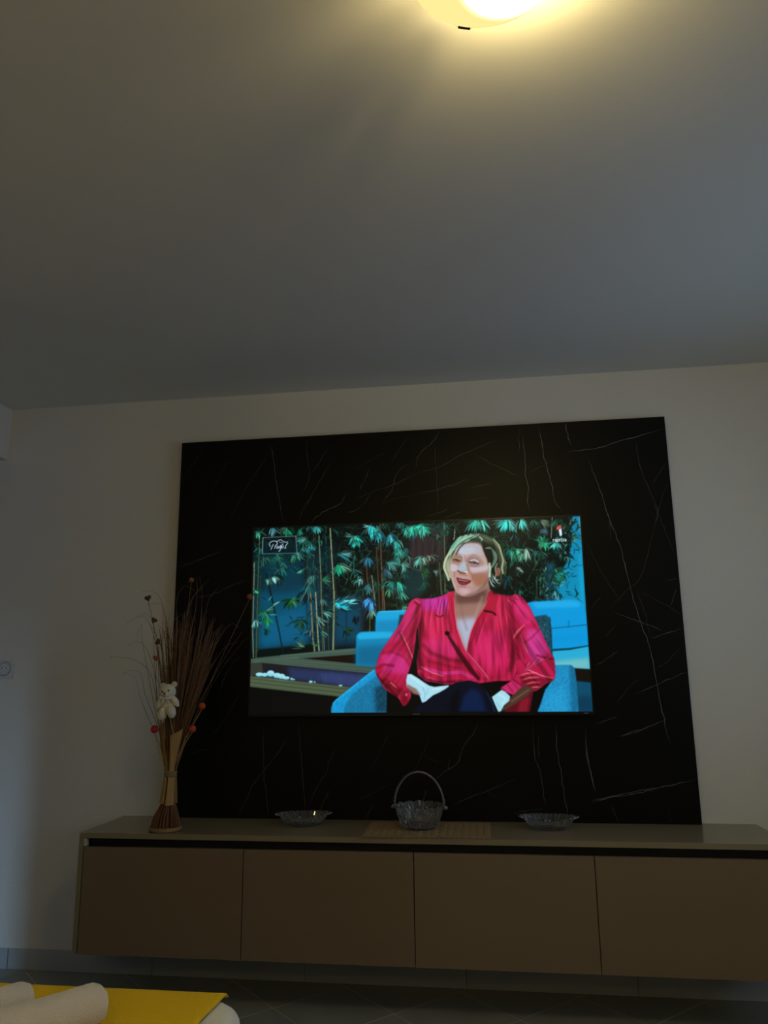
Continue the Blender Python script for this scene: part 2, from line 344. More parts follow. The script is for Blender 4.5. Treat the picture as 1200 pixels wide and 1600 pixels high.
class Painter:
    def __init__(s):
        s.H = _homography(); s.img = np.zeros((PH, PW, 3)); s.rng = random.Random(11)
    def T(s, pts):
        p = np.array([(x, y, 1.0) for x, y in pts]) @ s.H.T
        return p[:, :2]/p[:, 2:]
    def col(s, c):
        if isinstance(c, str):
            c = c.lstrip('#'); return np.array([int(c[i:i+2], 16)/255 for i in (0, 2, 4)])
        return np.array(c, float)
    def put(s, m, box, c, a=1.0, clip=None):
        x0, y0, x1, y1 = box
        if clip is not None: m = m*clip[y0:y1, x0:x1]
        m = (m*a)[..., None]
        R = s.img[y0:y1, x0:x1]
        c = s.col(c) if not isinstance(c, np.ndarray) or c.ndim == 1 else c[y0:y1, x0:x1]
        s.img[y0:y1, x0:x1] = R*(1-m) + c*m
    @staticmethod
    def blur(m, sg):
        if sg <= 0: return m
        r = max(1, int(sg*3)); k = np.exp(-.5*(np.arange(-r, r+1)/sg)**2); k /= k.sum()
        m = np.apply_along_axis(lambda v: np.convolve(v, k, 'same'), 0, m)
        return np.apply_along_axis(lambda v: np.convolve(v, k, 'same'), 1, m)
    @staticmethod
    def smooth(p, n=6):
        p = np.asarray(p, float); out = []; N = len(p)
        for i in range(N):
            a, b, c, d = p[i-1], p[i], p[(i+1) % N], p[(i+2) % N]
            for k in range(n):
                t = k/n
                out.append(.5*((2*b)+(c-a)*t+(2*a-5*b+4*c-d)*t*t+(3*b-a-3*c+d)*t**3))
        return np.array(out)
    def mask(s, pts, blur=.6, smooth=False):
        p = s.T(pts)
        if smooth: p = s.smooth(p)
        pad = int(blur*3)+2
        x0 = max(0, int(p[:, 0].min())-pad); x1 = min(PW, int(p[:, 0].max())+pad+1)
        y0 = max(0, int(p[:, 1].min())-pad); y1 = min(PH, int(p[:, 1].max())+pad+1)
        if x1 <= x0 or y1 <= y0: return np.zeros((0, 0)), (0, 0, 0, 0)
        S = 3
        xs = x0+(np.arange((x1-x0)*S)+.5)/S; ys = y0+(np.arange((y1-y0)*S)+.5)/S
        m = np.zeros((len(ys), len(xs)), bool)
        for (ax, ay), (bx, by) in zip(p, np.roll(p, -1, 0)):
            if ay == by: continue
            r = np.nonzero((ys >= min(ay, by)) & (ys < max(ay, by)))[0]
            if len(r) == 0: continue
            xc = ax+(ys[r]-ay)*(bx-ax)/(by-ay)
            m[r] ^= xs[None, :] < xc[:, None]
        m = m.reshape(y1-y0, S, x1-x0, S).mean((1, 3))
        return s.blur(m, blur), (x0, y0, x1, y1)
    def poly(s, pts, c, a=1.0, blur=.6, smooth=False, clip=None):
        m, b = s.mask(pts, blur, smooth)
        if m.size: s.put(m, b, c, a, clip)
        return m, b
    def full(s, pts, blur=.5, smooth=False):
        m, (x0, y0, x1, y1) = s.mask(pts, blur, smooth)
        F = np.zeros((PH, PW)); F[y0:y1, x0:x1] = m; return F
    def line(s, pts, w, c, a=1.0, soft=.8, taper=0, clip=None):
        """polyline; w = width in photo px (or list), taper 0 none, 1 both ends, 2 end only"""
        p = s.T(pts); n = len(p); k = 1.38
        if taper or np.ndim(w): 
            q = []; ts = []
            for i in range(n-1):
                for j in range(4): q.append(p[i]+(p[i+1]-p[i])*j/4); ts.append((i+j/4)/(n-1))
            q.append(p[-1]); ts.append(1); p = np.array(q); ts = np.array(ts)
            w = np.interp(ts, np.linspace(0, 1, np.size(w)), w) if np.ndim(w) else np.full(len(p), float(w))
            if taper == 1: w = w*np.sin(np.pi*np.clip(ts, .04, .97))**.6
            if taper == 2: w = w*(1-ts)**.6
        else: w = np.full(n, float(w))
        r = w*k/2; pad = r.max()+soft+1
        x0 = max(0, int(p[:, 0].min()-pad)); x1 = min(PW, int(p[:, 0].max()+pad)+1)
        y0 = max(0, int(p[:, 1].min()-pad)); y1 = min(PH, int(p[:, 1].max()+pad)+1)
        if x1 <= x0 or y1 <= y0: return
        X, Y = np.meshgrid(np.arange(x0, x1)+.5, np.arange(y0, y1)+.5)
        D = np.full(X.shape, 1e9)
        for i in range(len(p)-1):
            d = p[i+1]-p[i]; L = (d**2).sum()+1e-9
            t = np.clip(((X-p[i, 0])*d[0]+(Y-p[i, 1])*d[1])/L, 0, 1)
            D = np.minimum(D, np.hypot(X-p[i, 0]-t*d[0], Y-p[i, 1]-t*d[1])-(r[i]+(r[i+1]-r[i])*t))
        s.put(np.clip(.5-D/(2*soft), 0, 1), (x0, y0, x1, y1), c, a, clip)
    def curl(s, pts, *a, **k):
        p = np.asarray(pts, float); p = np.vstack([2*p[0]-p[1], p, 2*p[-1]-p[-2]]); out = []
        for i in range(1, len(p)-2):
            for j in range(5):
                t = j/5; A, B_, C_, D_ = p[i-1:i+3]
                out.append(.5*((2*B_)+(C_-A)*t+(2*A-5*B_+4*C_-D_)*t*t+(3*B_-A-3*C_+D_)*t**3))
        out.append(p[-2]); s.line([tuple(q) for q in out], *a, **k)
    def leaf(s, x, y, ang, L, w, c, bend=0, a=1.0, soft=.6):
        pts = [(x, y)]; th = math.radians(ang)
        for i in range(4):
            x += math.cos(th)*L/4; y += math.sin(th)*L/4; pts.append((x, y)); th += math.radians(bend)/4
        s.line(pts, w, c, a, soft, taper=1)
    def fan(s, x, y, n, L, a0, a1, c, w=2.2, bend=0, a=1.0, jit=.25, soft=.6, spread=2.0):
        R = s.rng
        for i in range(n):
            t = (i+.5)/n; ang = a0+(a1-a0)*t+R.uniform(-8, 8)
            cc = np.clip(s.col(c)*R.uniform(1-jit*1.6, 1+jit), 0, 1)
            if R.random() < .13: cc = cc*.55+np.array([.6, .75, .72])*.45
            s.leaf(x+R.uniform(-spread, spread), y+R.uniform(-spread, spread)*.6, ang, L*R.uniform(.6, 1.1), w*R.uniform(.7, 1.15), cc,
                   bend*R.uniform(.5, 1.4)*(1 if ang < 90 else -1), a, soft)

def tv_picture():
    P = Painter(); R = P.rng; img = P.img
    yy, xx = np.mgrid[0:PH, 0:PW]
    rs = np.random.RandomState(5)
    def rough(sx, sy, seed):
        n = np.random.RandomState(seed).rand(PH, PW); n = P.blur(n, sx) if sx == sy else n
        return (n-n.mean())/n.std()
    img[:] = P.col('#020b0c')
    # studio walls behind the plants
    P.poly([(394, 858), (520, 850), (520, 1020), (394, 1022)], '#042836', blur=10)
    P.poly([(402, 925), (500, 915), (484, 1006), (404, 1016)], '#064a66', blur=8)
    P.poly([(412, 968), (478, 950), (476, 1004), (408, 1012)], '#0a5f88', .75, blur=8)
    P.poly([(415, 880), (470, 880), (470, 925), (415, 930)], '#08384a', .8, blur=6)
    P.poly([(518, 935), (568, 930), (568, 1010), (518, 1012)], '#062f44', blur=5)
    P.poly([(524, 955), (562, 955), (560, 1000), (524, 1002)], '#084a68', .7, blur=5)
    P.poly([(402, 1017), (490, 1008), (490, 1030), (402, 1032)], '#04100f', blur=1.5)
    P.poly([(640, 822), (700, 818), (690, 878), (634, 888)], '#2c2228', blur=3.5)
    for i in range(12):
        x = 632+i*5.2+R.uniform(-1, 1); P.line([(x, 828), (x+1, 880)], 2.2, ['#3a3038', '#181418'][i % 2], .45, 2)
    P.poly([(631, 886), (672, 888), (664, 925), (645, 940), (628, 925)], '#052b31', blur=4)
    # right hand cyan wall
    W = [(895, 800), (925, 800), (925, 1000), (868, 960), (868, 905), (885, 880), (893, 850)]
    P.poly(W, '#078ab8', blur=1.5)
    P.poly([(905, 850), (920, 850), (922, 950), (905, 950)], '#0aa4d4', .8, blur=3)
    P.poly([(850, 880), (868, 880), (872, 940), (850, 940)], '#075f86', .7, blur=3)
    P.line([(906, 806), (912, 870), (917, 945)], 2.0, '#6fa6a8', .75, .9)
    # shadowed foliage, several hundred dim leaves
    def inside(x, y):
        if x > 905: return False
        if 402 < x < 482 and y > 890: return R.random() < .10
        if 636 < x < 678 and 838 < y < 885: return False
        if 632 < x < 672 and y > 884: return R.random() < .1
        if 520 < x < 566 and y > 945: return R.random() < .15
        if x > 868 and 845 < y: return R.random() < .25
        return True
    n = 0
    while n < 2100:
        x = R.uniform(392, 905); y = R.uniform(806, 1000 if x < 600 else 945)
        if not inside(x, y): continue
        n += 1
        g = R.choice(['#04231a', '#06301f', '#0b4430', '#021410', '#01090a', '#0e5442', '#134a3a', '#02100c', '#0b3a44', '#010606', '#0f5c4c', '#0a4a30', '#1c5a44', '#020806'])
        P.leaf(x, y, R.choice([R.uniform(20, 160), R.uniform(-20, 200)]), R.uniform(7, 16), R.uniform(.9, 2.0), g, R.uniform(-50, 50), R.uniform(.5, .95))
    for k in range(70):
        x = R.choice([R.uniform(472, 525), R.uniform(560, 606), R.uniform(676, 700), R.uniform(780, 870)])
        y = R.uniform(812, 930); h = R.uniform(30, 110)
        P.line([(x, y), (x+h*.03, min(y+h, 1010))], R.uniform(.7, 1.7), R.choice(['#1c1a14', '#2a211a', '#12160f', '#3a2e24', '#020403']), R.uniform(.4, .85), .8)
    # canes
    canes = [((403, 834), (402, 920), (402, 1030), 1.3, '#55683f'), ((396, 880), (396, 990), (398, 1028), 1.7, '#75846a'),
        ((406, 900), (405, 960), (404, 1020), 1.0, '#3c4c34'), ((487, 812), (488, 860), (490, 925), 1.0, '#3d4a34'),
        ((495.6, 837), (500, 905), (501, 940), 1.5, '#7f8a62'), ((513, 825), (517.5, 887), (520.6, 930), 1.8, '#98a47c'),
        ((520.6, 925), (521, 960), (520.6, 1017), 3.0, '#7c8a66'), ((484, 925), (489, 999), (492, 1019), 2.4, '#837c5c'),
        ((492, 927), (497, 999), (499, 1018), 2.0, '#99a184'), ((500.5, 930), (505.6, 999), (507, 1017), 1.8, '#66664e'),
        ((511, 960), (513, 1000), (514, 1016), 1.5, '#4d4438'), ((503, 968), (504, 1017), (504, 1018), 1.1, '#5c5a48'),
        ((570, 872), (572, 906), (574, 915), 2, '#4f3a2e'), ((579, 900), (584, 937), (586, 960), 1.8, '#7b8068'),
        ((586, 855), (592, 956), (593, 962), 2.0, '#4a382b'), ((591, 815), (597, 955), (598, 960), 2.4, '#56402f'),
        ((594, 880), (600, 956), (600, 958), 1.2, '#7a6a50'), ((563, 930), (565, 985), (565, 1000), 1.4, '#332820'),
        ((577, 962), (577, 986), (577, 988), 1.2, '#6c7a3e'), ((692, 815), (693, 870), (694, 926), 1.7, '#5d6650'),
        ((685, 880), (688, 925), (689, 932), 2.4, '#4c5444'), ((709, 826), (708, 840), (707, 842), 1.6, '#9a9a92'),
        ((863, 807), (862, 825), (861, 840), 1.1, '#8d9c80'), ((855, 918), (855, 940), (855, 941), 2, '#56656a'),
        ((776, 828), (777, 860), (777, 930), 1.2, '#27352a'), ((783, 850), (784, 900), (785, 925), 1.2, '#2b2a24'),
        ((838, 915), (838, 940), (838, 941), 1.5, '#33403c'), ((866, 925), (866, 942), (866, 943), 2, '#3f5560')]
    for a_, b_, c_, w, c in canes:
        P.line([a_, b_, c_], w*1.25, [v*.35 for v in P.col(c)], .9, .9)
        P.line([a_, b_, c_], w*.85, c, 1, .7)
        m = 4
        for k in range(m):
            t = R.random(); x = a_[0]+(c_[0]-a_[0])*t; y = a_[1]+(c_[1]-a_[1])*t
            P.line([(x-w*.6, y), (x+w*.6, y)], 1.0, '#1d2417', .7, .6)
    P.line([(415, 898), (424, 935), (436, 985), (444, 1024)], [3.4, 3.4, 2.2, 2.2], '#041c22', .9, 1.2)
    P.line([(540, 950), (541, 1010)], 1.5, '#03202c', .8, 1)
    P.line([(624, 842), (630, 860), (634, 884), (646, 890), (660, 893)], 1.0, '#75604a', .8)
    P.line([(628, 880), (636, 872)], 1.1, '#9a7a58', .7); P.line([(655, 884), (662, 896)], 2.4, '#6a4520', .6)
    # dark palms silhouetted on the blue wall
    for x, y, L, a0, a1, n_, c in [(470, 970, 19, 20, 175, 11, '#06302c'), (452, 938, 18, -20, 175, 11, '#0a3a1c'), (476, 925, 22, 50, 160, 12, '#04262c'),
            (484, 985, 14, 60, 170, 7, '#052a30'), (432, 900, 15, 10, 170, 9, '#06231e'), (542, 985, 12, 20, 160, 7, '#04222a'), (556, 965, 14, 60, 120, 7, '#031c22'),
            (414, 985, 12, 10, 90, 5, '#07402c')]:
        P.fan(x, y, n_, L, a0, a1, c, 3.2, 35, .95, .3, 1.0, 3)
    P.fan(470, 972, 7, 15, 30, 160, '#3a6a3c', 1.0, 30, .6)
    P.fan(458, 934, 6, 16, -10, 160, '#1c6a2c', 1.6, 30, .8)
    P.fan(414, 957, 14, 18, -60, 200, '#146a44', 2.4, 20, .95); P.fan(417, 968, 8, 15, 20, 120, '#1a8a3c', 2.4, 25, .9)
    P.leaf(426, 947, -28, 12, 2, '#7fc8a8'); P.leaf(419, 940, -55, 9, 1.6, '#4aa890'); P.leaf(420, 962, 0, 13, 2, '#2f9a8a')
    # lit leaf clusters
    C = [  # x, y, n, length, a0, a1, colour, width, bend
        (400, 832, 6, 11, 40, 120, '#1f9a78', 2.4, 30), (422, 826, 5, 13, 50, 110, '#5fb0c8', 2.0, 10), (446, 828, 7, 12, 30, 150, '#12885c', 2.6, 25),
        (466, 829, 5, 9, 40, 140, '#1c9a78', 2.4, 20), (492, 824, 7, 10, 20, 160, '#3fd0cc', 2.8, 20), (474, 842, 5, 13, 130, 175, '#7fd8d4', 2.2, -30),
        (484, 853, 7, 9, 20, 150, '#12808c', 3.0, 25), (478, 858, 4, 8, 60, 120, '#0f7c90', 2.8, 0), (456, 868, 9, 14, 20, 120, '#1d7a60', 1.8, 15),
        (462, 864, 5, 15, 45, 75, '#3f9a88', 1.5, 5), (412, 872, 6, 14, 0, 130, '#17624a', 1.6, 15), (430, 868, 6, 16, 10, 80, '#1c7058', 1.6, 15),
        (424, 904, 6, 12, 20, 75, '#8ad6cc', 2.3, 35), (416, 906, 3, 11, 60, 95, '#6fc0a8', 2.2, 10), (400, 971, 5, 14, 55, 140, '#6fc8c8', 2.4, 35),
        (397, 925, 4, 9, -10, 40, '#1fae7a', 2.2, 10), (485, 903, 5, 12, 50, 150, '#7fc8b0', 2.2, 30), (469, 892, 4, 8, 100, 150, '#4fb090', 1.8, 10),
        (553, 839, 9, 16, 25, 165, '#22c8b4', 3.0, 35), (552, 846, 6, 11, 50, 130, '#2ad0bc', 3.2, 15), (548, 838, 3, 12, 165, 200, '#4a9a90', 1.8, -30),
        (566, 822, 2, 16, -20, 10, '#68e0d8', 2.2, 60), (578, 822, 8, 20, 35, 115, '#2fccd0', 3.2, 30), (588, 832, 6, 16, 60, 115, '#30c0d0', 3.0, 20),
        (527, 868, 8, 24, -25, 30, '#23858c', 2.6, 35), (531, 866, 3, 16, -20, 0, '#7fc0c0', 1.4, 25), (527, 884, 10, 18, 35, 125, '#18b888', 3.2, 25),
        (530, 884, 4, 20, 15, 45, '#7ab8a0', 1.7, 10), (503, 908, 8, 15, -50, 40, '#2c7a58', 1.5, 15), (562, 906, 4, 11, 60, 165, '#90d8d8', 2.2, 30),
        (572, 872, 8, 15, 40, 120, '#1b6f92', 2.8, 20), (573, 916, 8, 15, 50, 130, '#2c6a70', 2.6, 20), (523, 944, 12, 16, -10, 60, '#27bcd2', 2.8, -30),
        (535, 940, 7, 22, 0, 35, '#6adce8', 2.2, -45), (532, 950, 7, 14, -10, 30, '#22b4cc', 2.6, -30), (574, 938, 10, 16, 35, 140, '#2f90dc', 3.0, 25),
        (579, 944, 8, 18, 55, 105, '#3f9ce0', 2.4, 15), (579, 956, 4, 13, 60, 110, '#7fd0b0', 2.2, 0), (500, 938, 3, 14, 20, 70, '#6fb8b0', 1.8, 40),
        (506, 958, 5, 15, 10, 50, '#62b09c', 1.6, 20), (497, 966, 4, 18, 40, 80, '#7fbca8', 1.6, -30), (503, 988, 4, 12, 20, 80, '#3f8a70', 1.6, 20),
        (540, 985, 5, 12, 0, 70, '#245a2c', 1.8, 20), (476, 1012, 5, 16, 180, 215, '#5f9470', 1.5, -30), (493, 1012, 5, 8, 200, 330, '#2f8a50', 1.6, 0),
        (654, 820, 12, 20, 20, 165, '#2fdcb4', 2.8, 15), (642, 822, 9, 18, 60, 160, '#30cfae', 2.6, 15), (660, 822, 6, 17, 50, 110, '#3ae4c0', 2.8, 10),
        (632, 828, 5, 12, 60, 140, '#2cb89c', 2.2, 20), (606, 836, 8, 16, 40, 110, '#3cbccc', 2.6, 25), (616, 846, 8, 16, 40, 100, '#34bcb4', 2.6, 30),
        (619, 858, 7, 16, 50, 120, '#2cc4b8', 2.8, 15), (620, 872, 6, 14, 60, 140, '#2a9a84', 2.2, 20), (604, 880, 10, 20, -15, 80, '#3f9894', 2.4, 20),
        (626, 882, 8, 16, 0, 80, '#58b0a4', 2.0, 45), (600, 890, 7, 17, 30, 110, '#356a78', 2.6, 20), (610, 911, 7, 15, 50, 150, '#1f9a84', 2.8, 20),
        (620, 912, 6, 18, 45, 80, '#27c4a8', 3.2, 20), (606, 922, 5, 12, 70, 120, '#4fae78', 2.2, 10), (626, 928, 6, 15, 40, 90, '#3fae94', 2.2, 10),
        (630, 948, 7, 12, 10, 160, '#2f8a60', 1.8, 20), (655, 872, 7, 16, 60, 160, '#58bca8', 2.4, 20), (659, 872, 4, 14, 40, 90, '#8fc8a8', 2.0, 20),
        (668, 868, 3, 13, 10, 90, '#8fae94', 2.0, 40), (660, 896, 6, 12, -60, 60, '#245a20', 1.6, 10), (676, 893, 4, 9, 0, 60, '#7fb0a8', 1.6, 10),
        (741, 812, 11, 20, 25, 150, '#2cd8bc', 2.6, 15), (750, 812, 6, 18, 35, 80, '#58e4cc', 2.2, 10), (789, 812, 12, 20, 20, 160, '#2cd8cc', 2.8, 12),
        (795, 812, 6, 20, 40, 90, '#58e8dc', 2.2, 8), (813, 811, 8, 18, 20, 110, '#44dcc8', 2.4, 25), (800, 858, 10, 20, 10, 100, '#26b884', 2.6, 15),
        (806, 860, 8, 22, 35, 80, '#48d0a0', 2.2, 10), (796, 858, 5, 12, 60, 140, '#1f8a80', 2.6, 10), (821, 858, 8, 20, 45, 125, '#9fd0b8', 2.0, 25),
        (806, 888, 4, 12, 10, 50, '#86a894', 2.0, 10), (846, 846, 16, 11, 0, 360, '#18946c', 2.6, 25), (852, 852, 10, 8, 0, 360, '#24b884', 2.6, 25),
        (868, 848, 9, 11, 30, 150, '#3fc8bc', 2.8, 15), (850, 826, 6, 9, 30, 160, '#4a7c98', 2.6, 25), (846, 812, 5, 16, 20, 60, '#8fac90', 1.7, 10),
        (833, 812, 6, 13, 30, 130, '#1f6a50', 2.0, 15), (868, 812, 7, 12, 30, 160, '#20604c', 2.0, 20)]
    for x, y, n_, L, a0, a1, c, w, bd in C:
        P.fan(x, y, n_, L*1.15, a0-25, a1+25, [v*.32 for v in P.col(c)], w*.9, bd, .9, spread=4)
        P.fan(x+1, y-2, n_, L*1.05, a0-18, a1+18, [v*.6 for v in P.col(c)], w*.62, bd, .9, spread=4)
        P.fan(x, y, int(n_*1.15)+1, L, a0, a1, c, w*.62, bd)
    for k in range(85):      # secondary half-lit sprays
        x = R.choice([R.uniform(396, 480), R.uniform(470, 600), R.uniform(600, 700), R.uniform(785, 880)]); y = R.uniform(812, 925)
        if 636 < x < 680 and 838 < y < 885 or (402 < x < 470 and y > 895): continue
        P.fan(x, y, R.randint(4, 7), R.uniform(9, 15), R.uniform(10, 50), R.uniform(110, 165), R.choice(['#0f5e4c', '#146a58', '#0d4c3a', '#1a6e6e', '#0f4a5c', '#1c7a60']), 1.4, R.uniform(10, 35), .85)
    # curled dark foliage over the cyan wall
    for x, y, r in [(896, 812, 9), (888, 826, 9), (893, 839, 10), (884, 851, 11), (887, 868, 10), (878, 862, 9), (880, 897, 12), (869, 892, 10), (862, 905, 11), (874, 910, 10), (868, 930, 9), (858, 925, 8), (850, 890, 10), (846, 905, 9), (872, 838, 9)]:
        for k in range(11):
            a0 = R.uniform(0, 360); P.leaf(x+R.uniform(-3, 3), y+R.uniform(-3, 3), a0, r*R.uniform(.7, 1.25), R.uniform(1.2, 2.2),
                R.choice(['#03201a', '#052c20', '#0a3c28', '#010c0c', '#155038', '#0a3c48']), R.uniform(40, 120), .95)
        for k in range(3):
            P.leaf(x+R.uniform(-6, 6), y+R.uniform(-6, 6), R.uniform(20, 130), r*.55, 1.1, R.choice(['#8aa890', '#3fae88', '#6ab0b8', '#a09a74']), R.uniform(-60, 60), .9)
    P.fan(896, 836, 6, 10, 0, 80, '#2c5a3c', 1.4, 30, .9)
    P.poly([(869, 894), (880, 894), (880, 908), (870, 910)], '#129070', .6, 2.5)
    P.line([(832, 892), (838, 880), (842, 874)], 1.8, '#4a5030', .7)
    P.fan(866, 925, 4, 11, 60, 120, '#6ac0cc', 1.8, 20)

    # wooden ledges and the stone basin
    P.poly([(392, 1031), (405, 1029), (520, 1017), (558, 1014), (558, 1025), (470, 1031), (392, 1046)], '#40574c', blur=.7)
    P.line([(440, 1026), (556, 1017)], 2, '#587064', .6, 1.5); P.line([(400, 1035), (466, 1029)], 1.6, '#5f7c74', .5, 1.2)
    P.poly([(466, 1031), (556, 1024), (558, 1042)], '#150d0b')
    P.poly([(392, 1037), (416, 1033), (470, 1030), (590, 1042), (590, 1056), (545, 1052), (410, 1038), (392, 1040)], '#42564a')
    for k in range(5): P.line([(430, 1033+k*1.2), (590, 1044+k*2.6)], 1, ['#5a6c58', '#33463c'][k % 2], .5, .9)
    P.poly([(392, 1038), (411, 1037), (590, 1055), (548, 1077), (392, 1059)], '#1b1b22')
    P.poly([(450, 1044), (590, 1056), (550, 1074), (455, 1062)], '#2a3762', .85, blur=4)
    P.poly([(500, 1052), (585, 1058), (550, 1075), (505, 1067)], '#38467e', .5, blur=3)
    P.poly([(392, 1038), (411, 1037), (414, 1053), (392, 1058)], '#32392f')
    for k in range(26):
        x = R.uniform(425, 560); y = R.uniform(1046, 1070); P.line([(x, y), (x+.3, y+R.uniform(3, 9))], .9, R.choice(['#4a5a8c', '#141628']), .35, .8)
    P.poly([(392, 1057), (548, 1075), (560, 1080), (545, 1092), (392, 1074)], '#46543c')
    for k in range(7): P.line([(394, 1059.5+k*2), (542, 1076.5+k*2.1)], 1.1, ['#5d6a4e', '#35422f', '#6a7c6c'][k % 3], .55, .8)
    for x, y, a, b in [(408, 1055, 6, 3), (416, 1055.5, 4.5, 3), (425, 1053.5, 6, 4.8), (435, 1056.5, 6, 4), (442, 1058, 5.5, 4), (449, 1060.5, 5.5, 2.6), (457.5, 1062, 2.2, 1.6), (461, 1063, 1.6, 1), (487, 1066.5, 3, 1.7), (493, 1067, 1.5, 1), (533, 1072.5, 3, 1.2)]:
        e = [(x+a*math.cos(t*.524), y+b*math.sin(t*.524)) for t in range(12)]
        P.poly(e, '#9fe4f0', blur=.6); P.poly([(px, py+b*.9) for px, py in e], '#4fa8c0', .25, 1.0)
    P.line([(400, 1058.5), (455, 1064)], 1.0, '#3a4a38', .8, .7)
    P.poly([(392, 1075), (548, 1092), (530, 1120), (392, 1120)], '#060708', blur=1)
    P.poly([(430, 1084), (520, 1092), (515, 1115), (430, 1115)], '#0b0a0b', .8, 4)

    # sofas at the back
    P.poly([(586, 966), (588, 959), (594, 956), (640, 954), (640, 992), (586, 992)], '#12a4dc', blur=.8, smooth=False)
    P.poly([(586, 972), (640, 968), (640, 992), (586, 992)], '#0a7cae', .7, 4)
    P.line([(590, 957.5), (634, 955.5)], 1.4, '#46c8f0', .7)
    P.poly([(556, 997), (559, 991), (568, 988.5), (600, 987.5), (615, 989), (612, 1000), (598, 1044), (556, 1041)], '#0e86b8', blur=.8)
    P.poly([(557, 995), (562, 990), (600, 988.5), (614, 990), (610, 998), (560, 1001)], '#20b0e4', .9, 1.6)
    P.poly([(556, 1012), (606, 1008), (597, 1044), (556, 1041)], '#0a5f86', .8, 6)
    P.poly([(623, 962), (634, 962), (628, 985), (620, 985)], '#0e3040', .9, 1.2)
    P.poly([(815, 945), (830, 941.5), (895, 938), (907, 940), (913, 947), (915, 960), (921, 1049), (860, 1047), (850, 1000)], '#0898dc', blur=.8)
    P.poly([(830, 942), (893, 939), (906, 942), (905, 950), (835, 952)], '#30b8f0', .6, 3)
    P.poly([(858, 1018), (921, 1013), (922, 1048), (862, 1048)], '#2fb0d4', .8, 1.0)
    P.poly([(862, 1036), (921, 1030), (922, 1048), (862, 1048)], '#86c4be', .75, 4)
    P.line([(861, 983.5), (888, 981), (916, 978)], 1.5, '#045c86', .9, .9); P.line([(888, 972), (887, 982)], 1.6, '#0568a0', .8, 1)
    P.line([(860, 1018), (890, 1016), (919, 1011)], [3.4, 3.0, 1.6], '#053a50', .95, .9)
    P.line([(860, 1001), (918, 996)], 10, '#0590d8', .5, 6)
    P.poly([(893, 1046), (922, 1048), (923, 1070), (895, 1068)], '#140d0a', blur=.8)
    P.poly([(897, 1066), (924, 1069), (925, 1116), (898, 1116)], '#0a4a68', blur=.9); P.poly([(899, 1090), (925, 1090), (925, 1116), (898, 1116)], '#083048', .7, 4)
    # chair the guest sits in
    P.poly([(820, 962), (833, 965), (852, 962), (858, 967), (861, 985), (862, 1034), (850, 1036)], '#1b4a5a', blur=.9)
    for k in range(330):
        x = R.uniform(828, 861); y = R.uniform(965, 1030); P.line([(x, y), (x, y+1.6)], .9, R.choice(['#0a1c26', '#2f6a80', '#3f88a0', '#06121a']), .55, .5)
    P.line([(858, 966), (861.5, 1034)], 1.3, '#0a2a3c', .8)
    P.poly([(596, 1040), (862, 1040), (862, 1118), (596, 1118)], '#040506', blur=1)
    A = [(519, 1118), (519, 1108), (521, 1100), (526, 1094), (584, 1047), (592, 1056), (600, 1066), (604, 1080), (604, 1118)]
    mA = P.full(A); P.poly(A, '#16729e', blur=.7)
    P.poly([(519, 1110), (521, 1100), (526, 1094), (584, 1047), (592, 1055), (580, 1064), (552, 1084), (540, 1104), (538, 1118), (519, 1118)], '#1498d6', .95, 1.5, clip=mA)
    P.poly([(585, 1075), (606, 1070), (606, 1118), (588, 1118)], '#0c3448', .9, 4, clip=mA)
    P.line([(523, 1098), (584, 1049)], 3, '#34b8ea', .55, 2, clip=mA)
    Bm = [(836, 1118), (842, 1104), (850, 1080), (862, 1064), (864, 1041), (891, 1041), (896, 1046), (898, 1060), (902, 1118)]
    mB = P.full(Bm); P.poly(Bm, '#1c8cc2', blur=.7)
    P.poly([(888, 1041), (900, 1041), (904, 1118), (890, 1118)], '#0e5a80', .7, 2.5, clip=mB)
    P.poly([(850, 1085), (880, 1075), (882, 1118), (842, 1118)], '#28a4dc', .6, 5, clip=mB)
    for k in range(1500):
        if k % 2: x = R.uniform(520, 604); y = R.uniform(1048, 1116); m = mA
        else: x = R.uniform(838, 902); y = R.uniform(1042, 1116); m = mB
        P.line([(x, y), (x+.2, y+1.3)], .8, R.choice(['#0f5c82', '#2fb0e0', '#58c4ea', '#0a4464']), .30, .5, clip=m)

    # ---- the guest: blouse
    torso = [(702, 925), (690, 932), (676, 936), (660, 937), (650, 936), (648, 960), (652, 985), (654, 1010), (650, 1035), (652, 1055), (664, 1066), (700, 1072), (745, 1070), (775, 1066), (800, 1066), (810, 1040), (812, 1000), (806, 960), (800, 934), (788, 931), (776, 927), (764, 921)]
    lsl = [(650, 935.5), (655, 938), (658, 950), (656, 968), (650, 985), (648, 1005), (645, 1025), (640, 1045), (636, 1057), (635, 1070), (642, 1086), (638, 1098), (630, 1104), (622, 1092), (604, 1080), (596, 1070), (588, 1055), (587, 1046), (592, 1026), (600, 1012), (612, 994), (624, 976), (633, 956), (640, 941)]
    rsl = [(790, 934), (798, 932), (806, 929.5), (815, 935), (827, 951), (838, 975), (850, 1001), (859, 1022), (864.5, 1033), (865, 1062), (852, 1070), (834, 1082), (820, 1078), (812, 1075), (801, 1087), (781, 1078), (790, 1071), (800, 1064), (806, 1050), (804, 1025), (798, 985), (790, 955)]
    under = [(826, 1080), (832, 1080), (826, 1114), (786, 1114), (795, 1098)]
    P.poly(under, '#5a0c1c', blur=.8); P.poly([(812, 1096), (826, 1090), (822, 1114), (806, 1114)], '#94182e', .7, 2)
    mT = P.full(torso); mL = P.full(lsl, .5, True); mR = P.full(rsl, .5, True)
    yb = np.ones((PH, PW))[..., None]
    base = np.zeros((PH, PW, 3)); base[:] = P.col('#c4184a')
    full = (0, 0, PW, PH)
    P.put(mT, full, P.col('#b81644')); 
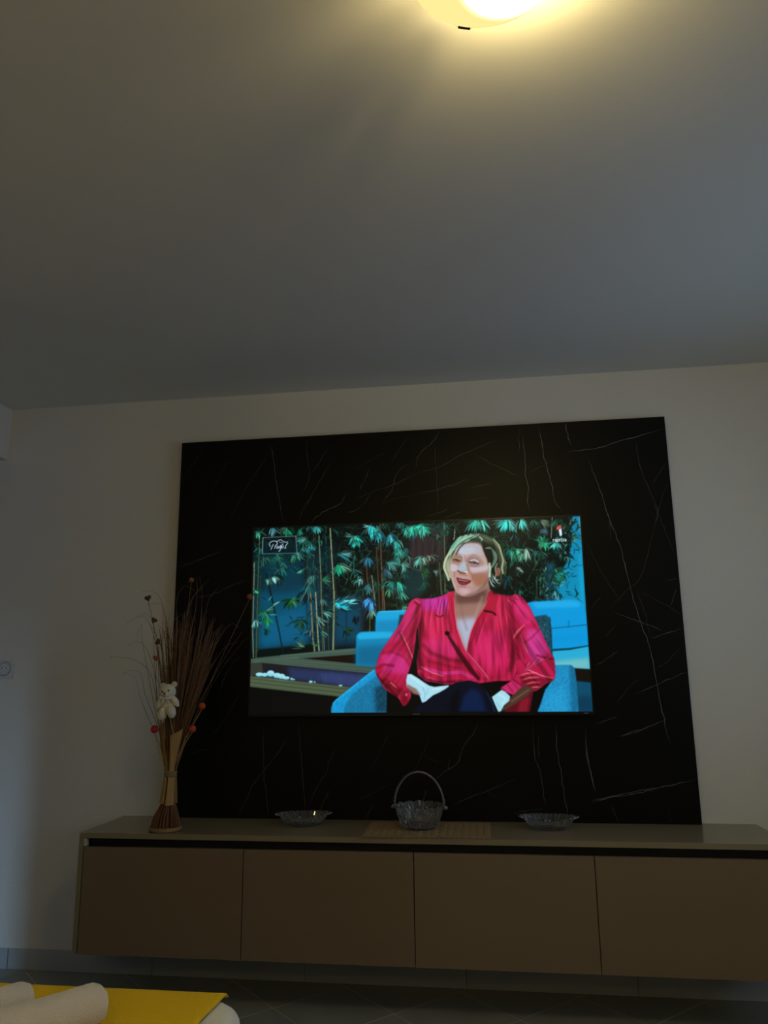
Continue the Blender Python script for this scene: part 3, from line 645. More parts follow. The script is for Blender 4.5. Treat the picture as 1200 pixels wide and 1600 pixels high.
    def tone(clip, pts, w, c, a=.6, soft=3, taper=0): P.line(pts, w, c, a, soft, taper, clip)
    # torso shading
    P.poly([(652, 936), (702, 930), (706, 942), (690, 958), (656, 955)], '#c030a4', .8, 4, clip=mT)
    P.poly([(666, 960), (690, 960), (690, 1010), (668, 1012)], '#dc2458', .7, 6, clip=mT)
    P.poly([(662, 1000), (705, 995), (722, 1032), (665, 1030)], '#d02a70', .6, 5, clip=mT)
    P.poly([(745, 985), (790, 985), (795, 1045), (755, 1050), (738, 1020)], '#d82468', .7, 7, clip=mT)
    P.poly([(766, 930), (790, 935), (798, 985), (770, 985)], '#e02850', .55, 5, clip=mT)
    tone(mT, [(655, 950), (655, 990), (653, 1025), (655, 1045)], 7, '#4a0418', .85, 3)
    tone(mT, [(660, 1010), (672, 1022), (698, 1032), (724, 1036)], 6, '#7c0c28', .75, 3)
    tone(mT, [(656, 1020), (668, 1035), (690, 1040), (712, 1046)], 4, '#8c1030', .7, 2.5)
    tone(mT, [(664, 1046), (690, 1054), (720, 1052), (735, 1060)], 5, '#d83a90', .75, 2.5)
    tone(mT, [(658, 1044), (672, 1052), (690, 1058)], 1.6, '#f08a90', .8, .9)
    tone(mT, [(668, 1060), (684, 1066)], 1.4, '#e07080', .7, .9)
    tone(mT, [(655, 1054), (665, 1064), (690, 1068), (720, 1066)], 4, '#5c0620', .8, 2)
    tone(mT, [(800, 960), (803, 1000), (800, 1035), (795, 1050)], 8, '#66081e', .8, 3)
    tone(mT, [(792, 950), (795, 985), (797, 1010)], 4, '#8c0f30', .6, 2.5)
    tone(mT, [(745, 1062), (780, 1060), (800, 1052)], 5, '#a01440', .6, 2.5)
    for x0, y0, x1, y1 in [(672, 948, 668, 985), (679, 948, 680, 990), (686, 950, 690, 1005), (694, 965, 700, 1000), (662, 950, 660, 990), (776, 950, 786, 1020), (768, 955, 772, 1010), (784, 940, 790, 985), (756, 965, 742, 1010)]:
        tone(mT, [(x0, y0), ((x0+x1)/2-1, (y0+y1)/2), (x1, y1)], 2.2, '#8c0e30', .6, 1.5, 1)
        tone(mT, [(x0+3, y0+2), ((x0+x1)/2+2, (y0+y1)/2), (x1+3, y1)], 1.6, '#f04878', .55, 1.2, 1)
    for k in range(8): tone(mT, [(684+k*2.4, 938+k*.2), (680+k*2.5, 962)], .9, ['#6a0a40', '#e85aa8'][k % 2], .7, .6)
    tone(mT, [(680, 963), (686, 966), (691, 963)], 2.0, '#3c0414', .8, 1)
    def folds(m, deg, amp, seed):
        n = np.random.RandomState(seed).rand(PH//1, PW//1)-.5
        kx = np.exp(-.5*(np.arange(-6, 7)/2.2)**2); ky = np.exp(-.5*(np.arange(-40, 41)/15.)**2)
        n = np.apply_along_axis(lambda v: np.convolve(v, kx, 'same'), 1, n); n = np.apply_along_axis(lambda v: np.convolve(v, ky, 'same'), 0, n); n /= n.std()
        a_ = math.radians(deg); u = (xx-PW/2)*math.cos(a_)+(yy-PH/2)*math.sin(a_)+PW/2; v = -(xx-PW/2)*math.sin(a_)+(yy-PH/2)*math.cos(a_)+PH/2
        f = n[np.clip(v, 0, PH-1).astype(int) % PH, np.clip(u, 0, PW-1).astype(int) % PW]; f = np.clip(f, -1.8, 1.8)
        lit = np.clip(f, 0, 2)[..., None]*m[..., None]; dk = np.clip(-f, 0, 2)[..., None]*m[..., None]
        img[:] = img*(1-amp*dk); img[:] = img+(P.col('#f070b4')-img)*np.clip(lit*amp*.55, 0, 1)
    # grid weave of the cloth
    def weave(m, ax, ay, bx, by, amp=.2, per=2.9):
        u = (xx*ax+yy*ay)/per*2*math.pi; v = (xx*bx+yy*by)/per*2*math.pi
        k = 1+amp*(np.sin(u)*.55+np.sin(v)*.75)
        img[:] = img*(1-m[..., None]) + np.clip(img*k[..., None], 0, 1)*m[..., None]
    folds(mT, 0, .13, 31); weave(mT, 1, .03, -.02, 1, .13, 3.4)
    # sleeves
    P.put(P.blur(mL, 1.2), full, P.col('#5c0620'), .5); P.put(mL, full, P.col('#b01644'))
    P.poly([(640, 945), (650, 938), (650, 955), (630, 1000), (608, 1005)], '#d8307c', .7, 4, clip=mL)
    P.poly([(594, 1025), (625, 1020), (640, 1040), (636, 1056), (600, 1052)], '#cc2f88', .75, 4, clip=mL)
    tone(mL, [(652, 945), (648, 975), (642, 1000), (640, 1020)], 6, '#7a0a2a', .75, 2.5)
    tone(mL, [(624, 990), (632, 1010), (644, 1035)], 5, '#84102e', .7, 2.2)
    tone(mL, [(626, 990), (634, 1006), (645, 1032)], 1.4, '#e88a80', .8, .8)
    tone(mL, [(598, 1022), (612, 1020), (630, 1028), (642, 1044)], 4, '#8c1030', .6, 2)
    tone(mL, [(588, 1046), (600, 1040), (614, 1042)], 4, '#7a0a28', .7, 2)
    tone(mL, [(600, 1066), (612, 1074), (628, 1084), (634, 1100)], 11, '#7c0c20', .85, 3)
    tone(mL, [(610, 1068), (618, 1075)], 1.6, '#e88a88', .85, .9); tone(mL, [(604, 1074), (610, 1080)], 2, '#d04050', .6, 1)
    tone(mL, [(588, 1056), (600, 1070), (620, 1090)], 4, '#3c0410', .8, 2.2)
    tone(mL, [(646, 942), (653, 947)], 2.2, '#5c0830', .8, 1); tone(mL, [(648, 938), (655, 944)], 1.5, '#f060b0', .7, .9)
    P.poly([(633, 1085), (636, 1085), (636, 1089), (633, 1089)], '#f0a090', .9, .8)
    folds(mL, 35, .12, 32); weave(mL, .75, -.6, .45, .9, .14, 3.4)
    P.put(P.blur(mR, 1.2), full, P.col('#4c0418'), .5); P.put(mR, full, P.col('#b41846'))
    P.poly([(806, 932), (824, 948), (832, 975), (815, 980), (802, 955)], '#e03080', .7, 4, clip=mR)
    P.poly([(822, 985), (842, 985), (856, 1020), (835, 1040), (822, 1020)], '#d440a0', .75, 4, clip=mR)
    tone(mR, [(796, 945), (800, 975), (806, 1005), (808, 1030)], 7, '#7c0c28', .75, 2.5)
    tone(mR, [(818, 978), (806, 990), (800, 1000)], 3, '#f09088', .6, 1.4, 1); tone(mR, [(816, 984), (806, 998)], 3, '#7a0c28', .7, 1.5)
    tone(mR, [(812, 994), (818, 1010), (824, 1022)], 1.6, '#f0a090', .7, 1, 1); tone(mR, [(808, 1000), (815, 1020), (818, 1030)], 3.5, '#840e2c', .7, 1.6)
    tone(mR, [(842, 985), (830, 998), (818, 1006)], 3, '#8c1444', .6, 1.6)
    tone(mR, [(864, 1032), (850, 1030), (838, 1026)], 3, '#5c0824', .7, 1.4)
    tone(mR, [(862, 1062), (845, 1058), (822, 1048)], 1.6, '#f090a0', .8, .9)
    for k in range(9):
        x = 815+k*5.2; tone(mR, [(818+k*1.0, 1050-k*.6), (x+6, 1038-k*1.2)], 1.2, ['#6c0a24', '#f080a0'][k % 2], .55, .8)
    P.poly([(812, 1060), (864, 1062), (850, 1074), (834, 1084), (812, 1078)], '#7c1028', .85, 1.6, clip=mR)
    for k in range(7): tone(mR, [(808+k*2.6, 1058+k*3.4), (822+k*2, 1054+k*3.6), (838+k*1.0, 1053+k*3.8)], 1.3, ['#f0a080', '#3c0410'][k % 2], .75, .8, 1)
    P.poly([(781, 1078), (800, 1064), (815, 1076), (800, 1088)], '#d02a6c', .95, .8)
    for k in range(6): P.line([(783+k*3.4, 1077-k*2.4), (798+k*2.6, 1086-k*2.2)], .9, '#840c38', .6, .6)
    P.line([(792, 1072), (801, 1084)], 1.2, '#5c0820', .6, .8); P.line([(801, 1064), (814, 1074)], 1.4, '#4c0414', .8, .8)
    for dx, dy in [(796, 936), (801, 940), (794, 944), (804, 934), (790, 940)]: P.line([(dx, dy), (dx+3, dy+4)], 1.6, '#6c0a2a', .8, .9); P.line([(dx+2, dy-1), (dx+4, dy+2)], 1.2, '#f070a0', .6, .8)
    folds(mR, -32, .14, 33); weave(mR, .85, -.5, .5, .8, .13, 3.4)
    # wrap front, microphone and its dark edge
    P.line([(700, 996), (716, 1022), (734, 1048), (746, 1062)], [4, 7, 8, 5], '#3a0410', .9, 1.4)
    P.line([(727, 1022), (740, 1037), (752, 1052), (762, 1063)], [5, 6, 6, 3], '#c42456', .95, .9)
    P.line([(730, 1023), (745, 1040), (762, 1061)], 1.3, '#f07898', .8, .8)
    for k in range(14): P.line([(728+k*2.4, 1027+k*2.7), (732+k*2.4, 1024+k*2.7)], .8, '#5c0420', .55, .6)
    P.line([(697, 991), (698, 991.5)], 6.5, '#0c0406', 1, 1.2)
    # neck and chest
    neck = [(708, 930), (708.5, 955), (712, 982), (720, 1006), (727.5, 1021), (731, 1001), (736, 985), (745, 965), (757, 948), (764, 930), (764, 908), (712, 908)]
    mN = P.full(neck); P.put(mN, full, P.col('#987268'))
    P.poly([(709, 970), (745, 966), (728, 1024)], '#b0bcd8', .9, 5, clip=mN)
    P.poly([(708, 930), (762, 922), (756, 942), (712, 945)], '#50302c', .75, 4, clip=mN)
    P.line([(718, 944), (722, 965), (728, 985)], 3, '#7c5a50', .35, 3, clip=mN); P.line([(752, 935), (742, 962)], 4, '#b49488', .5, 3.5, clip=mN)
    # collar
    P.poly([(697, 931), (706, 925), (708, 935), (709, 958), (712, 985), (722, 1012), (727, 1024), (716, 1010), (706, 985), (701, 955)], '#c01a40', .95, .8)
    P.line([(708, 936), (709.5, 958), (713, 984), (727, 1021)], 1.1, '#e4587c', .7, .8); P.line([(703, 934), (706, 960), (712, 990)], 1.6, '#780a28', .6, 1)
    P.poly([(762, 926), (772, 926), (778, 934), (772, 950), (764, 958), (752, 964), (742, 985), (732, 1002), (731, 1004), (734, 990), (744, 966), (757, 948)], '#a01430', .95, .8)
    P.line([(764, 934), (756, 950), (744, 968), (735, 988), (731, 1003)], 1.2, '#e45878', .8, .8)
    P.line([(756, 956), (768, 958), (773, 962)], 3, '#2c040c', .9, 1.2); P.poly([(762, 932), (776, 934), (772, 956), (758, 952)], '#b01a38', .8, 1.5)
    P.line([(740, 992), (732, 1016)], 2, '#6c0a20', .6, 1.2)
    # trousers, hands
    P.poly([(640, 1118), (645, 1111), (655, 1102), (668, 1092), (685, 1084), (698, 1075), (712, 1068), (731, 1065), (744, 1068), (756, 1078), (765, 1092), (774, 1112), (776, 1118)], '#050a1a', 1, .8)
    P.poly([(715, 1118), (722, 1092), (736, 1076), (750, 1084), (760, 1118)], '#0a2350', .75, 4); P.poly([(700, 1118), (706, 1088), (716, 1076), (718, 1096), (712, 1118)], '#010308', .8, 3)
    P.line([(760, 1085), (768, 1102), (772, 1116)], 1.2, '#24507c', .6, 1)
    lh = [(636, 1055), (642, 1055), (652, 1061), (662, 1068), (670, 1073), (678, 1075), (690, 1073.5), (699, 1072.5), (701, 1074), (694, 1079), (685, 1084), (676, 1088), (670, 1093), (664, 1098), (659, 1099.5), (657, 1094), (655, 1088), (646, 1081), (635, 1074), (634, 1064)]
    P.poly(lh, '#a9dcee', 1, .6); P.poly([(635, 1070), (650, 1078), (657, 1088), (646, 1086), (636, 1077)], '#8a6c62', .95, 1.2)
    P.line([(660, 1076), (664, 1086), (662, 1094)], 1.2, '#6aaac8', .7, .9); P.line([(668, 1078), (667, 1086)], 1, '#78b4cc', .7, .8); P.line([(675, 1079), (690, 1077)], 1.4, '#e4f4f8', .7, .9)
    P.line([(640, 1058), (662, 1073)], 3, '#c8f0f8', .6, 1.8)
    P.poly([(795, 1093), (812, 1076), (822, 1073), (832, 1078), (824, 1088), (806, 1100), (786, 1112), (780, 1114)], '#4c342a', .97, 1.0)
    P.line([(798, 1098), (812, 1088), (824, 1080)], 2.4, '#7a5a48', .7, 1.6)
    P.poly([(767, 1091), (775, 1085), (782, 1080), (788, 1083), (795.5, 1090), (794, 1097), (786, 1104), (781, 1113), (777, 1114), (772, 1103)], '#a4dcec', 1, .6)
    P.line([(778, 1087), (788, 1093), (784, 1102)], 2.4, '#c8ecf4', .6, 1.6); P.line([(775, 1100), (780, 1108)], 1.2, '#78b0c4', .6, .9)

    # ---- head
    hair = [(706, 850), (714, 840), (724, 835), (738, 832), (752, 833), (764, 838), (774, 847), (781, 857), (787, 870), (789, 880), (787, 890), (783, 898), (782, 912), (777, 920), (766, 924), (755, 905), (705, 905), (700, 912), (696, 900), (691, 888), (692, 880), (698, 869), (701, 860)]
    mH = P.full(hair, .9, True); P.put(mH, full, P.col('#46503f'))
    P.poly([(752, 846), (772, 850), (780, 880), (780, 915), (764, 922), (756, 880)], '#0c100e', .9, 3, clip=mH)
    P.poly([(692, 880), (704, 866), (704, 905), (696, 905)], '#a8b894', .8, 3, clip=mH)
    for k in range(70):
        t = R.random(); x = 702+t*10; y = 872-t*30
        P.line([(706+t*42, 838-t*4+R.uniform(-2, 2)), (708+t*20-6*(1-t), 850-t*8+R.uniform(0, 4)), (700+t*10-4, 868-t*12+R.uniform(-2, 4))], R.uniform(.8, 1.7), R.choice(['#7cc8b0', '#9cd0b4', '#5ca894', '#b8d8b8', '#2c5a50', '#4c9888', '#c4d8b0', '#243c34']), .75, .8, clip=mH)
    for k in range(46):
        t = R.random()
        P.line([(707-t*6, 855+t*8), (699-t*4, 868+t*4), (692+t*6, 882+R.uniform(-2, 2)), (697+t*6, 900+R.uniform(-4, 4))], R.uniform(.8, 1.6), R.choice(['#c0c8a0', '#9cb498', '#dcdcb8', '#6c8468', '#86ac8c', '#a8a880', '#46543c']), .75, .8, clip=mH)
    for k in range(60):
        t = R.random()
        P.line([(752+t*6, 836+t*3), (768+t*6, 845+t*2), (778+t*5, 860+R.uniform(-2, 2)), (785+t*2, 878+R.uniform(-4, 6))], R.uniform(.7, 1.3), R.choice(['#7a8c60', '#a8bc84', '#2c3c30', '#0c1410', '#56705a', '#c8d498', '#101814']), .7, .8, clip=mH)
    for a_, b_, c_ in [((786, 872), (790, 884), (789, 897)), ((783, 866), (788, 878), (791, 880)), ((784, 885), (787, 895), (789, 902))]: P.line([a_, b_, c_], .9, '#8a9c74', .8, .7)
    face = [(724, 847), (736, 847), (750, 849), (754, 858), (757, 868), (762, 877), (764, 888), (763, 900), (762, 910), (756, 919), (748, 926), (738, 931), (728, 933), (718, 931), (710, 923), (705, 911), (702, 899), (701, 888), (703, 876), (708, 864), (713, 855)]
    mF = P.full(face, .7, True); P.put(mF, full, P.col('#b9988e'))
    Z = lambda pts, c, a=.7, b=3: P.poly(pts, c, a, b, clip=mF, smooth=True)
    Z([(718, 850), (750, 850), (756, 868), (735, 866), (712, 868)], '#b8b8c4', .85, 3.5)
    Z([(716, 858), (735, 854), (742, 862), (720, 866)], '#c4d0dc', .7, 3)
    Z([(752, 852), (766, 880), (760, 888), (750, 868)], '#b8a49a', .7, 2.5)
    Z([(730, 886), (764, 886), (762, 905), (745, 910), (734, 900)], '#b09490', .6, 4)
    Z([(734, 895), (764, 895), (760, 915), (744, 918)], '#9a7060', .7, 4)
    Z([(703, 882), (714, 884), (712, 900), (703, 902)], '#b08c84', .7, 3)
    Z([(706, 905), (720, 916), (740, 918), (750, 925), (728, 936), (712, 926)], '#ac8888', .8, 3)
    Z([(716, 920), (734, 922), (730, 930), (718, 928)], '#c4a0a4', .7, 2.5)
    Z([(704, 900), (708, 915), (716, 930), (708, 928)], '#c0a4a0', .6, 1.5)
    P.line([(762, 905), (754, 918), (742, 929), (728, 933)], 5, '#70504a', .65, 2.6, clip=mF)
    P.line([(764, 880), (765, 900)], 4, '#7c5c50', .6, 2.4, clip=mF)
    for y in (853.5, 857, 860.5): P.line([(722, y+1), (734, y), (746, y+2)], 1.0, '#94a0b4', .4, .9, clip=mF)
    Z([(733, 887), (748, 886), (761, 883), (760, 891), (746, 895), (737, 896)], '#c8bcc6', .85, 2.2)
    Z([(703, 882), (713, 884), (712, 892), (703, 893)], '#ccc0cc', .85, 1.4)
    Z([(736, 898), (748, 897), (760, 900), (754, 914), (742, 916)], '#9c6248', .6, 3)
    Z([(717, 921), (731, 922), (728, 929), (719, 928)], '#ccaab0', .7, 1.8)
    P.line([(704, 896), (706, 908), (711, 920)], 1.6, '#d0b8b4', .6, 1.0, clip=mF)
    P.line([(719, 848.5), (734, 846), (746, 847), (752, 851), (756, 860)], 3.4, '#3a302c', .65, 1.6, clip=mF)
    P.line([(762, 874), (764, 890), (761, 906)], 2.6, '#8a6456', .55, 1.6, clip=mF)
    P.line([(724, 868), (727, 878), (730, 886)], 2.4, '#9c7870', .5, 1.4, clip=mF)
    P.line([(712, 868), (716, 876), (714, 884)], 1.8, '#a08078', .45, 1.2, clip=mF)
    # eyes and brows (head turned to the left)
    P.line([(708, 869), (712, 865.8), (717, 866.4), (721, 872)], [1.0, 1.5, 1.3, .6], '#6e4c40', .6, 1.1)
    P.line([(731, 871), (737, 867), (743, 868), (749, 873)], [1.0, 1.8, 1.5, .6], '#7a5c58', .55, 1.3)
    Z([(706, 872), (714, 868), (721, 873), (720, 880), (710, 881), (705, 877)], '#7c5644', .75, 1.6)
    Z([(729, 873), (740, 870), (750, 877), (748, 883), (736, 884), (729, 879)], '#7c5c62', .65, 2.0)
    P.line([(708, 873.5), (713, 871.5), (718, 874)], 1.6, '#c8a478', .8, .9); P.line([(734, 876), (740, 874.5), (746, 878)], 2.0, '#e0dcd8', .85, .9)
    P.line([(706.5, 874.5), (711, 874), (716, 877)], 1.5, '#2c1c18', .9, .8); P.line([(732, 878.5), (738, 878.6), (746, 881)], 1.7, '#2a2228', .9, .8)
    P.line([(739, 879.5), (740.5, 879.8)], 2.0, '#181820', .8, .7); P.line([(711, 875.4), (712.2, 875.6)], 1.6, '#181412', .8, .7)
    P.line([(708, 879), (714, 880.5), (719, 879)], 1.1, '#d8b8b0', .6, .8); P.line([(734, 884.5), (741, 886), (747, 884)], 1.4, '#6c5470', .55, 1.1)
    P.line([(750, 875), (754, 880), (751, 884)], 1.2, '#8c6c68', .6, .9)
    # nose
    Z([(720, 880), (725, 878), (728, 888), (722, 893), (713, 891), (716, 886)], '#a2c0d2', .9, 1.6)
    P.line([(723, 866), (722, 876), (719, 886)], 3, '#b4b4c8', .6, 2, clip=mF)
    Z([(724, 893), (730, 893), (729, 897), (724, 897)], '#e0dcd4', .8, .9)
    P.line([(728, 883), (731, 890), (730, 896)], 2, '#8c5c58', .6, 1.5, clip=mF)
    P.line([(714, 892.6), (719, 895.5), (726, 896.5)], 2.4, '#4c2420', .75, 1.0)
    P.line([(717, 897), (727, 899)], 3.4, '#9a6458', .7, 1.6); P.line([(726, 899), (731, 895)], 1.4, '#d8a890', .6, 1)
    P.line([(732, 893), (737, 900), (738, 908)], 1.6, '#8c5c50', .6, 1.3, clip=mF); P.line([(709, 894), (708, 902)], 1.6, '#94645c', .6, 1.2, clip=mF)
    # mouth, smiling and open
    P.poly([(711, 903), (715, 903.5), (721, 905.5), (728, 906), (735, 908), (733, 911.5), (727, 914.5), (720, 915), (714, 911)], '#6c1426', .97, .7)
    P.poly([(714, 905.5), (721, 907.5), (729, 908.5), (726, 911), (719, 910.5)], '#2c060c', .9, .6)
    P.line([(715.5, 906.6), (719, 907.8), (725, 908.7), (729, 908.6)], 1.6, '#c09498', .9, .6); P.line([(719, 911.2), (725, 911.8)], 1.3, '#a06468', .8, .6)
    P.line([(715, 912.5), (720, 915.3), (727, 915)], 1.6, '#a0404c', .8, .9); P.line([(716, 917.5), (726, 918.5)], 1.4, '#80504c', .5, 1.2)
    # ear, strands, temple
    P.poly([(774, 889.5), (777, 887), (780, 889.5), (780.4, 895), (778, 900), (775, 901), (773, 897)], '#9c6858', .97, .9, True)
    P.line([(775, 890), (778, 893), (776, 899)], 1.3, '#6c2c24', .7, .9)
    P.line([(754, 848), (757, 860), (762, 872), (764, 880)], 6, '#141612', .9, 2)
    for k in range(22):
        o = R.uniform(-2.6, 2.6); c = R.choice(['#8cbca8', '#b0d0b8', '#5c9c8c', '#d4e4cc', '#3c5c4c', '#202c26', '#7c9c80'])
        P.curl([(758+R.uniform(-1, 2), 856+o*.3), (766+o*.3, 856+o*.6), (771+o, 864), (772.5+o, 874), (769+o*.8, 883), (764+o*.5, 890)], R.uniform(.6, 1.2), c, .8, .7, taper=1)
    for k in range(34):      # loose waves on both sides of the head
        o = R.uniform(-3, 3); c = R.choice(['#a8b890', '#8ca07c', '#56684c', '#c8cca4', '#2c3828', '#141a14', '#748a68'])
        P.curl([(770+o, 842+R.uniform(-2, 2)), (778+o*.8, 852), (782+o*.6, 864+R.uniform(-2, 2)), (785+o*.5, 876), (783+o*.7, 888), (785+o*.5, 897)], R.uniform(.6, 1.1), c, .75, .7, taper=1)
        P.curl([(704+o*.4, 858), (698+o*.6, 868), (694+o*.6, 878), (693+o*.6, 888), (697+o*.6, 898), (700+o*.5, 908)], R.uniform(.6, 1.2), R.choice(['#c8ccac', '#a4b494', '#e0e0c0', '#6c8468', '#8cac90', '#3c4838']), .75, .7, taper=1)
    for k in range(16):
        o = R.uniform(-3, 3); P.curl([(738+o, 835), (725+o, 840+o*.4), (714+o*.6, 848), (706+o*.5, 858), (701+o*.4, 868)], R.uniform(.6, 1.2), R.choice(['#7cc8b0', '#b0d8b8', '#4c9888', '#c4d8b0', '#2c5a50']), .6, .7, taper=1)
    for k in range(7):
        o = R.uniform(-1.6, 1.6); P.line([(764+o, 880), (765+o, 890), (764+o, 902)], R.uniform(.7, 1.2), R.choice(['#c8c8a0', '#8c9470', '#b8e0cc']), .8, .7)
    for k in range(9):
        o = R.uniform(-1.5, 1.5); P.curl([(776+o, 880), (773+o, 888), (774+o*.4, 897), (771+o, 906)], R.uniform(.6, 1.0), R.choice(['#5c6c4c', '#a8b08c', '#2c3424', '#c8c8a8']), .75, .7, taper=1)
    for pts in [[(766, 896), (764, 906), (767, 914), (774, 919)], [(768, 897), (771, 905), (776, 911), (780, 913)], [(767, 900), (768, 908), (773, 913)], [(770, 901), (776, 908), (778, 906)], [(765, 908), (769, 917), (775, 921)]]:
        P.line(pts, 1.2, '#c8ece8', .9, .7, 1)
    P.line([(748, 838), (752, 842), (750, 846)], 1.8, '#c8e8e0', .8, .8); P.line([(735, 842), (746, 843), (754, 848)], 4, '#1c2c28', .75, 1.8, clip=mH)
    P.line([(724, 848), (716, 856), (711, 866)], 2.2, '#243028', .8, 1.2)
    P.poly([(764, 918), (784, 916), (792, 931), (770, 929)], '#060b0c', .9, 2)

    # ---- channel marks
    P.poly([(407, 840), (459, 837.5), (462, 865), (407, 866)], '#03171f', .62, .6)
    P.line([(408.2, 840.5), (408, 865.5)], 1.5, '#6f8f94', .95, .6); P.line([(408, 840), (459, 837.3)], 1.0, '#7c8c74', .8, .6)
    P.line([(459.5, 837.5), (462, 866)], 1.3, '#6f98a8', .8, .6); P.line([(408, 865.6), (462, 864.4)], 1.0, '#5f8f90', .8, .6)
    w = '#cfe0f0'
    for pts in [[(420, 854), (418.3, 850), (419.5, 847.5), (423, 845.6), (427.5, 845), (430.5, 847), (431, 850), (428.5, 852)],   # P loop
                [(424.8, 850.5), (423, 854), (421.2, 858.5)],
                [(427, 857), (427.6, 853.5), (429.5, 853)], [(431, 854), (430, 856.5), (432, 857), (433.2, 854.5), (431.5, 853.4)],
                [(434, 857), (436, 852), (437.6, 857)], [(439.8, 849.6), (438, 852), (436.5, 857), (434.6, 861.5), (433.6, 861)], [(434.5, 855.5), (438.8, 854.5)],
                [(440.5, 852.5), (439.6, 856.6)], [(447.3, 848), (444.8, 851.5), (442.6, 856.8), (444.4, 856.4)]]:
        P.line(pts, 1.15, w, .95, .55)
    P.line([(429.5, 846.4), (436, 842.8), (438, 844.6), (440.5, 846), (444, 847.2), (446.6, 846.6)], 1.0, w, .95, .5)
    P.line([(434, 846.6), (437, 848), (440, 847.2)], .8, w, .8, .5)
    P.poly([(873, 826), (877.5, 824), (878.6, 835), (875, 837)], '#dcecf8', 1, .5)
    P.poly([(869, 823.5), (873, 819.5), (876.5, 818.5), (878, 824), (873.5, 826), (870.5, 826.5)], '#d0504a', 1, .6)
    F = {'r': [[(0, 5), (0, 1.8)], [(0, 2.6), (1.6, 1.9)]], 'e': [[(2, 4.6), (.4, 5), (0, 3.4), (.6, 2), (2, 2.4), (1.9, 3.5), (.2, 3.6)]],
         'p': [[(0, 7), (0, 2)], [(0, 2.4), (1.7, 2.1), (2, 3.5), (1.6, 4.8), (0, 4.6)]], 'i': [[(0, 2), (0, 5)], [(0, .6), (0, .9)]],
         'z': [[(0, 2.1), (2, 2.1), (0, 4.9), (2, 4.9)]], 'a': [[(.2, 2.2), (1.8, 2.2), (2, 5)], [(2, 3.5), (.3, 3.7), (.2, 4.9), (2, 4.7)]]}
    cx = 864.2
    for ch, adv in zip('repriza', (2.9, 3.6, 3.6, 2.9, 1.7, 3.4, 3.4)):
        for st in F[ch]: P.line([(cx+px*1.25, 839.6+py*1.15-(cx-864)*.045) for px, py in st], 1.0, '#d4f4f8', .95, .5)
        cx += adv
    # slight softening of the whole picture
    g = np.stack([P.blur(img[..., i], .55) for i in range(3)], -1)
    img[:] = g
    return np.clip(img, 0, 1)
def vein_mesh():
    R = random.Random(4); bm = bmesh.new(); cl = bm.loops.layers.float_color.new('tone'); L = panel.location
    for st, pts in VEINS:
        P2 = catmull([(x, 0, z) for x, z in pts], 5) if len(pts) > 2 else [Vector((pts[0][0], 0, pts[0][1])).lerp(Vector((pts[1][0], 0, pts[1][1])), k/6) for k in range(7)]
        n = len(P2); prev = None; ph = R.uniform(0, 50)
        for i, p in enumerate(P2):
            p = p+Vector((R.gauss(0, .0014), 0, R.gauss(0, .0014))); d = (P2[min(i+1, n-1)]-P2[max(i-1, 0)]).normalized(); s = Vector((-d.z, 0, d.x))
            t = i/(n-1); w = (.0006+.0014*st)*(.55+.7*abs(noise.noise((ph+i*.35, 0, 0))))*(min(1, t*6+.25))*(min(1, (1-t)*6+.25))
            c = st*(.35+1.1*abs(noise.noise((ph+i*.22, 3, 0))))*min(1, t*5+.2)*min(1, (1-t)*5+.2)
            def V(q):
                x = min(max(q.x, PX0+.001), PX1-.001); z = min(max(q.z, PZ0+.001), PZ1-.001); return bm.verts.new((x-L.x, PYF-.00025-L.y, z-L.z))
            cur = (V(p-s*w), V(p+s*w), c)
            if prev:
                f = bm.faces.new((prev[0], cur[0], cur[1], prev[1]))
                for lo, cc in zip(f.loops, (prev[2], cur[2], cur[2], prev[2])): lo[cl] = (cc, cc, cc, 1)
            prev = cur
    for f in bm.faces:
        f.normal_update()
        if f.normal.y > 0: f.normal_flip()
    return bm
vm = bpy.data.materials.new('vein_print'); vm.use_nodes = True; nt = vm.node_tree; pb = nt.nodes['Principled BSDF']; pb.inputs['Roughness'].default_value = .36
at_ = nt.nodes.new('ShaderNodeAttribute'); at_.attribute_name = 'tone'; mx = nt.nodes.new('ShaderNodeMixRGB'); mx.inputs[1].default_value = (.008, .008, .0075, 1); mx.inputs[2].default_value = (.42, .40, .37, 1)
nt.links.new(at_.outputs['Fac'], mx.inputs[0]); nt.links.new(mx.outputs[0], pb.inputs['Base Color'])
link('vein_print', vein_mesh(), vm, panel, kind='stuff', label='fine off-white veins printed on the black panel')

# ---------------------------------------------------------------- television
tv = thing('television', 'large flat television showing a seated woman in a red blouse', 'television', (.715, -.031, 1.40))
X0, X1, Z0, Z1, TY = 0.0, 1.43, 1.0526, 1.8566, -.075
link('back_housing', B_in(tv, X0+.05, X1-.05, -.056, -.034, Z0+.06, Z1-.06), M['black'], tv, bevel=.006)
link('wall_bracket', B_in(tv, .45, .98, -.036, -.0308, 1.25, 1.65), M['black'], tv)
link('rear_panel', B_in(tv, X0-.006, X1+.006, TY+.002, -.055, Z0-.010, Z1+.006), M['black'], tv, bevel=.003)
bz = bmesh.new(); L = tv.location; e = .0065; yb0, yb1 = TY-.003-L.y, TY+.003-L.y
box(bz, X0-e-L.x, X0-L.x, yb0, yb1, Z0-.013-L.z, Z1+e-L.z); box(bz, X1-L.x, X1+e-L.x, yb0, yb1, Z0-.013-L.z, Z1+e-L.z)
box(bz, X0-L.x, X1-L.x, yb0, yb1, Z1-L.z, Z1+e-L.z); box(bz, X0-L.x, X1-L.x, yb0, yb1, Z0-.013-L.z, Z0-L.z)
link('bezel', bz, M['black'], tv)
bz = bmesh.new()
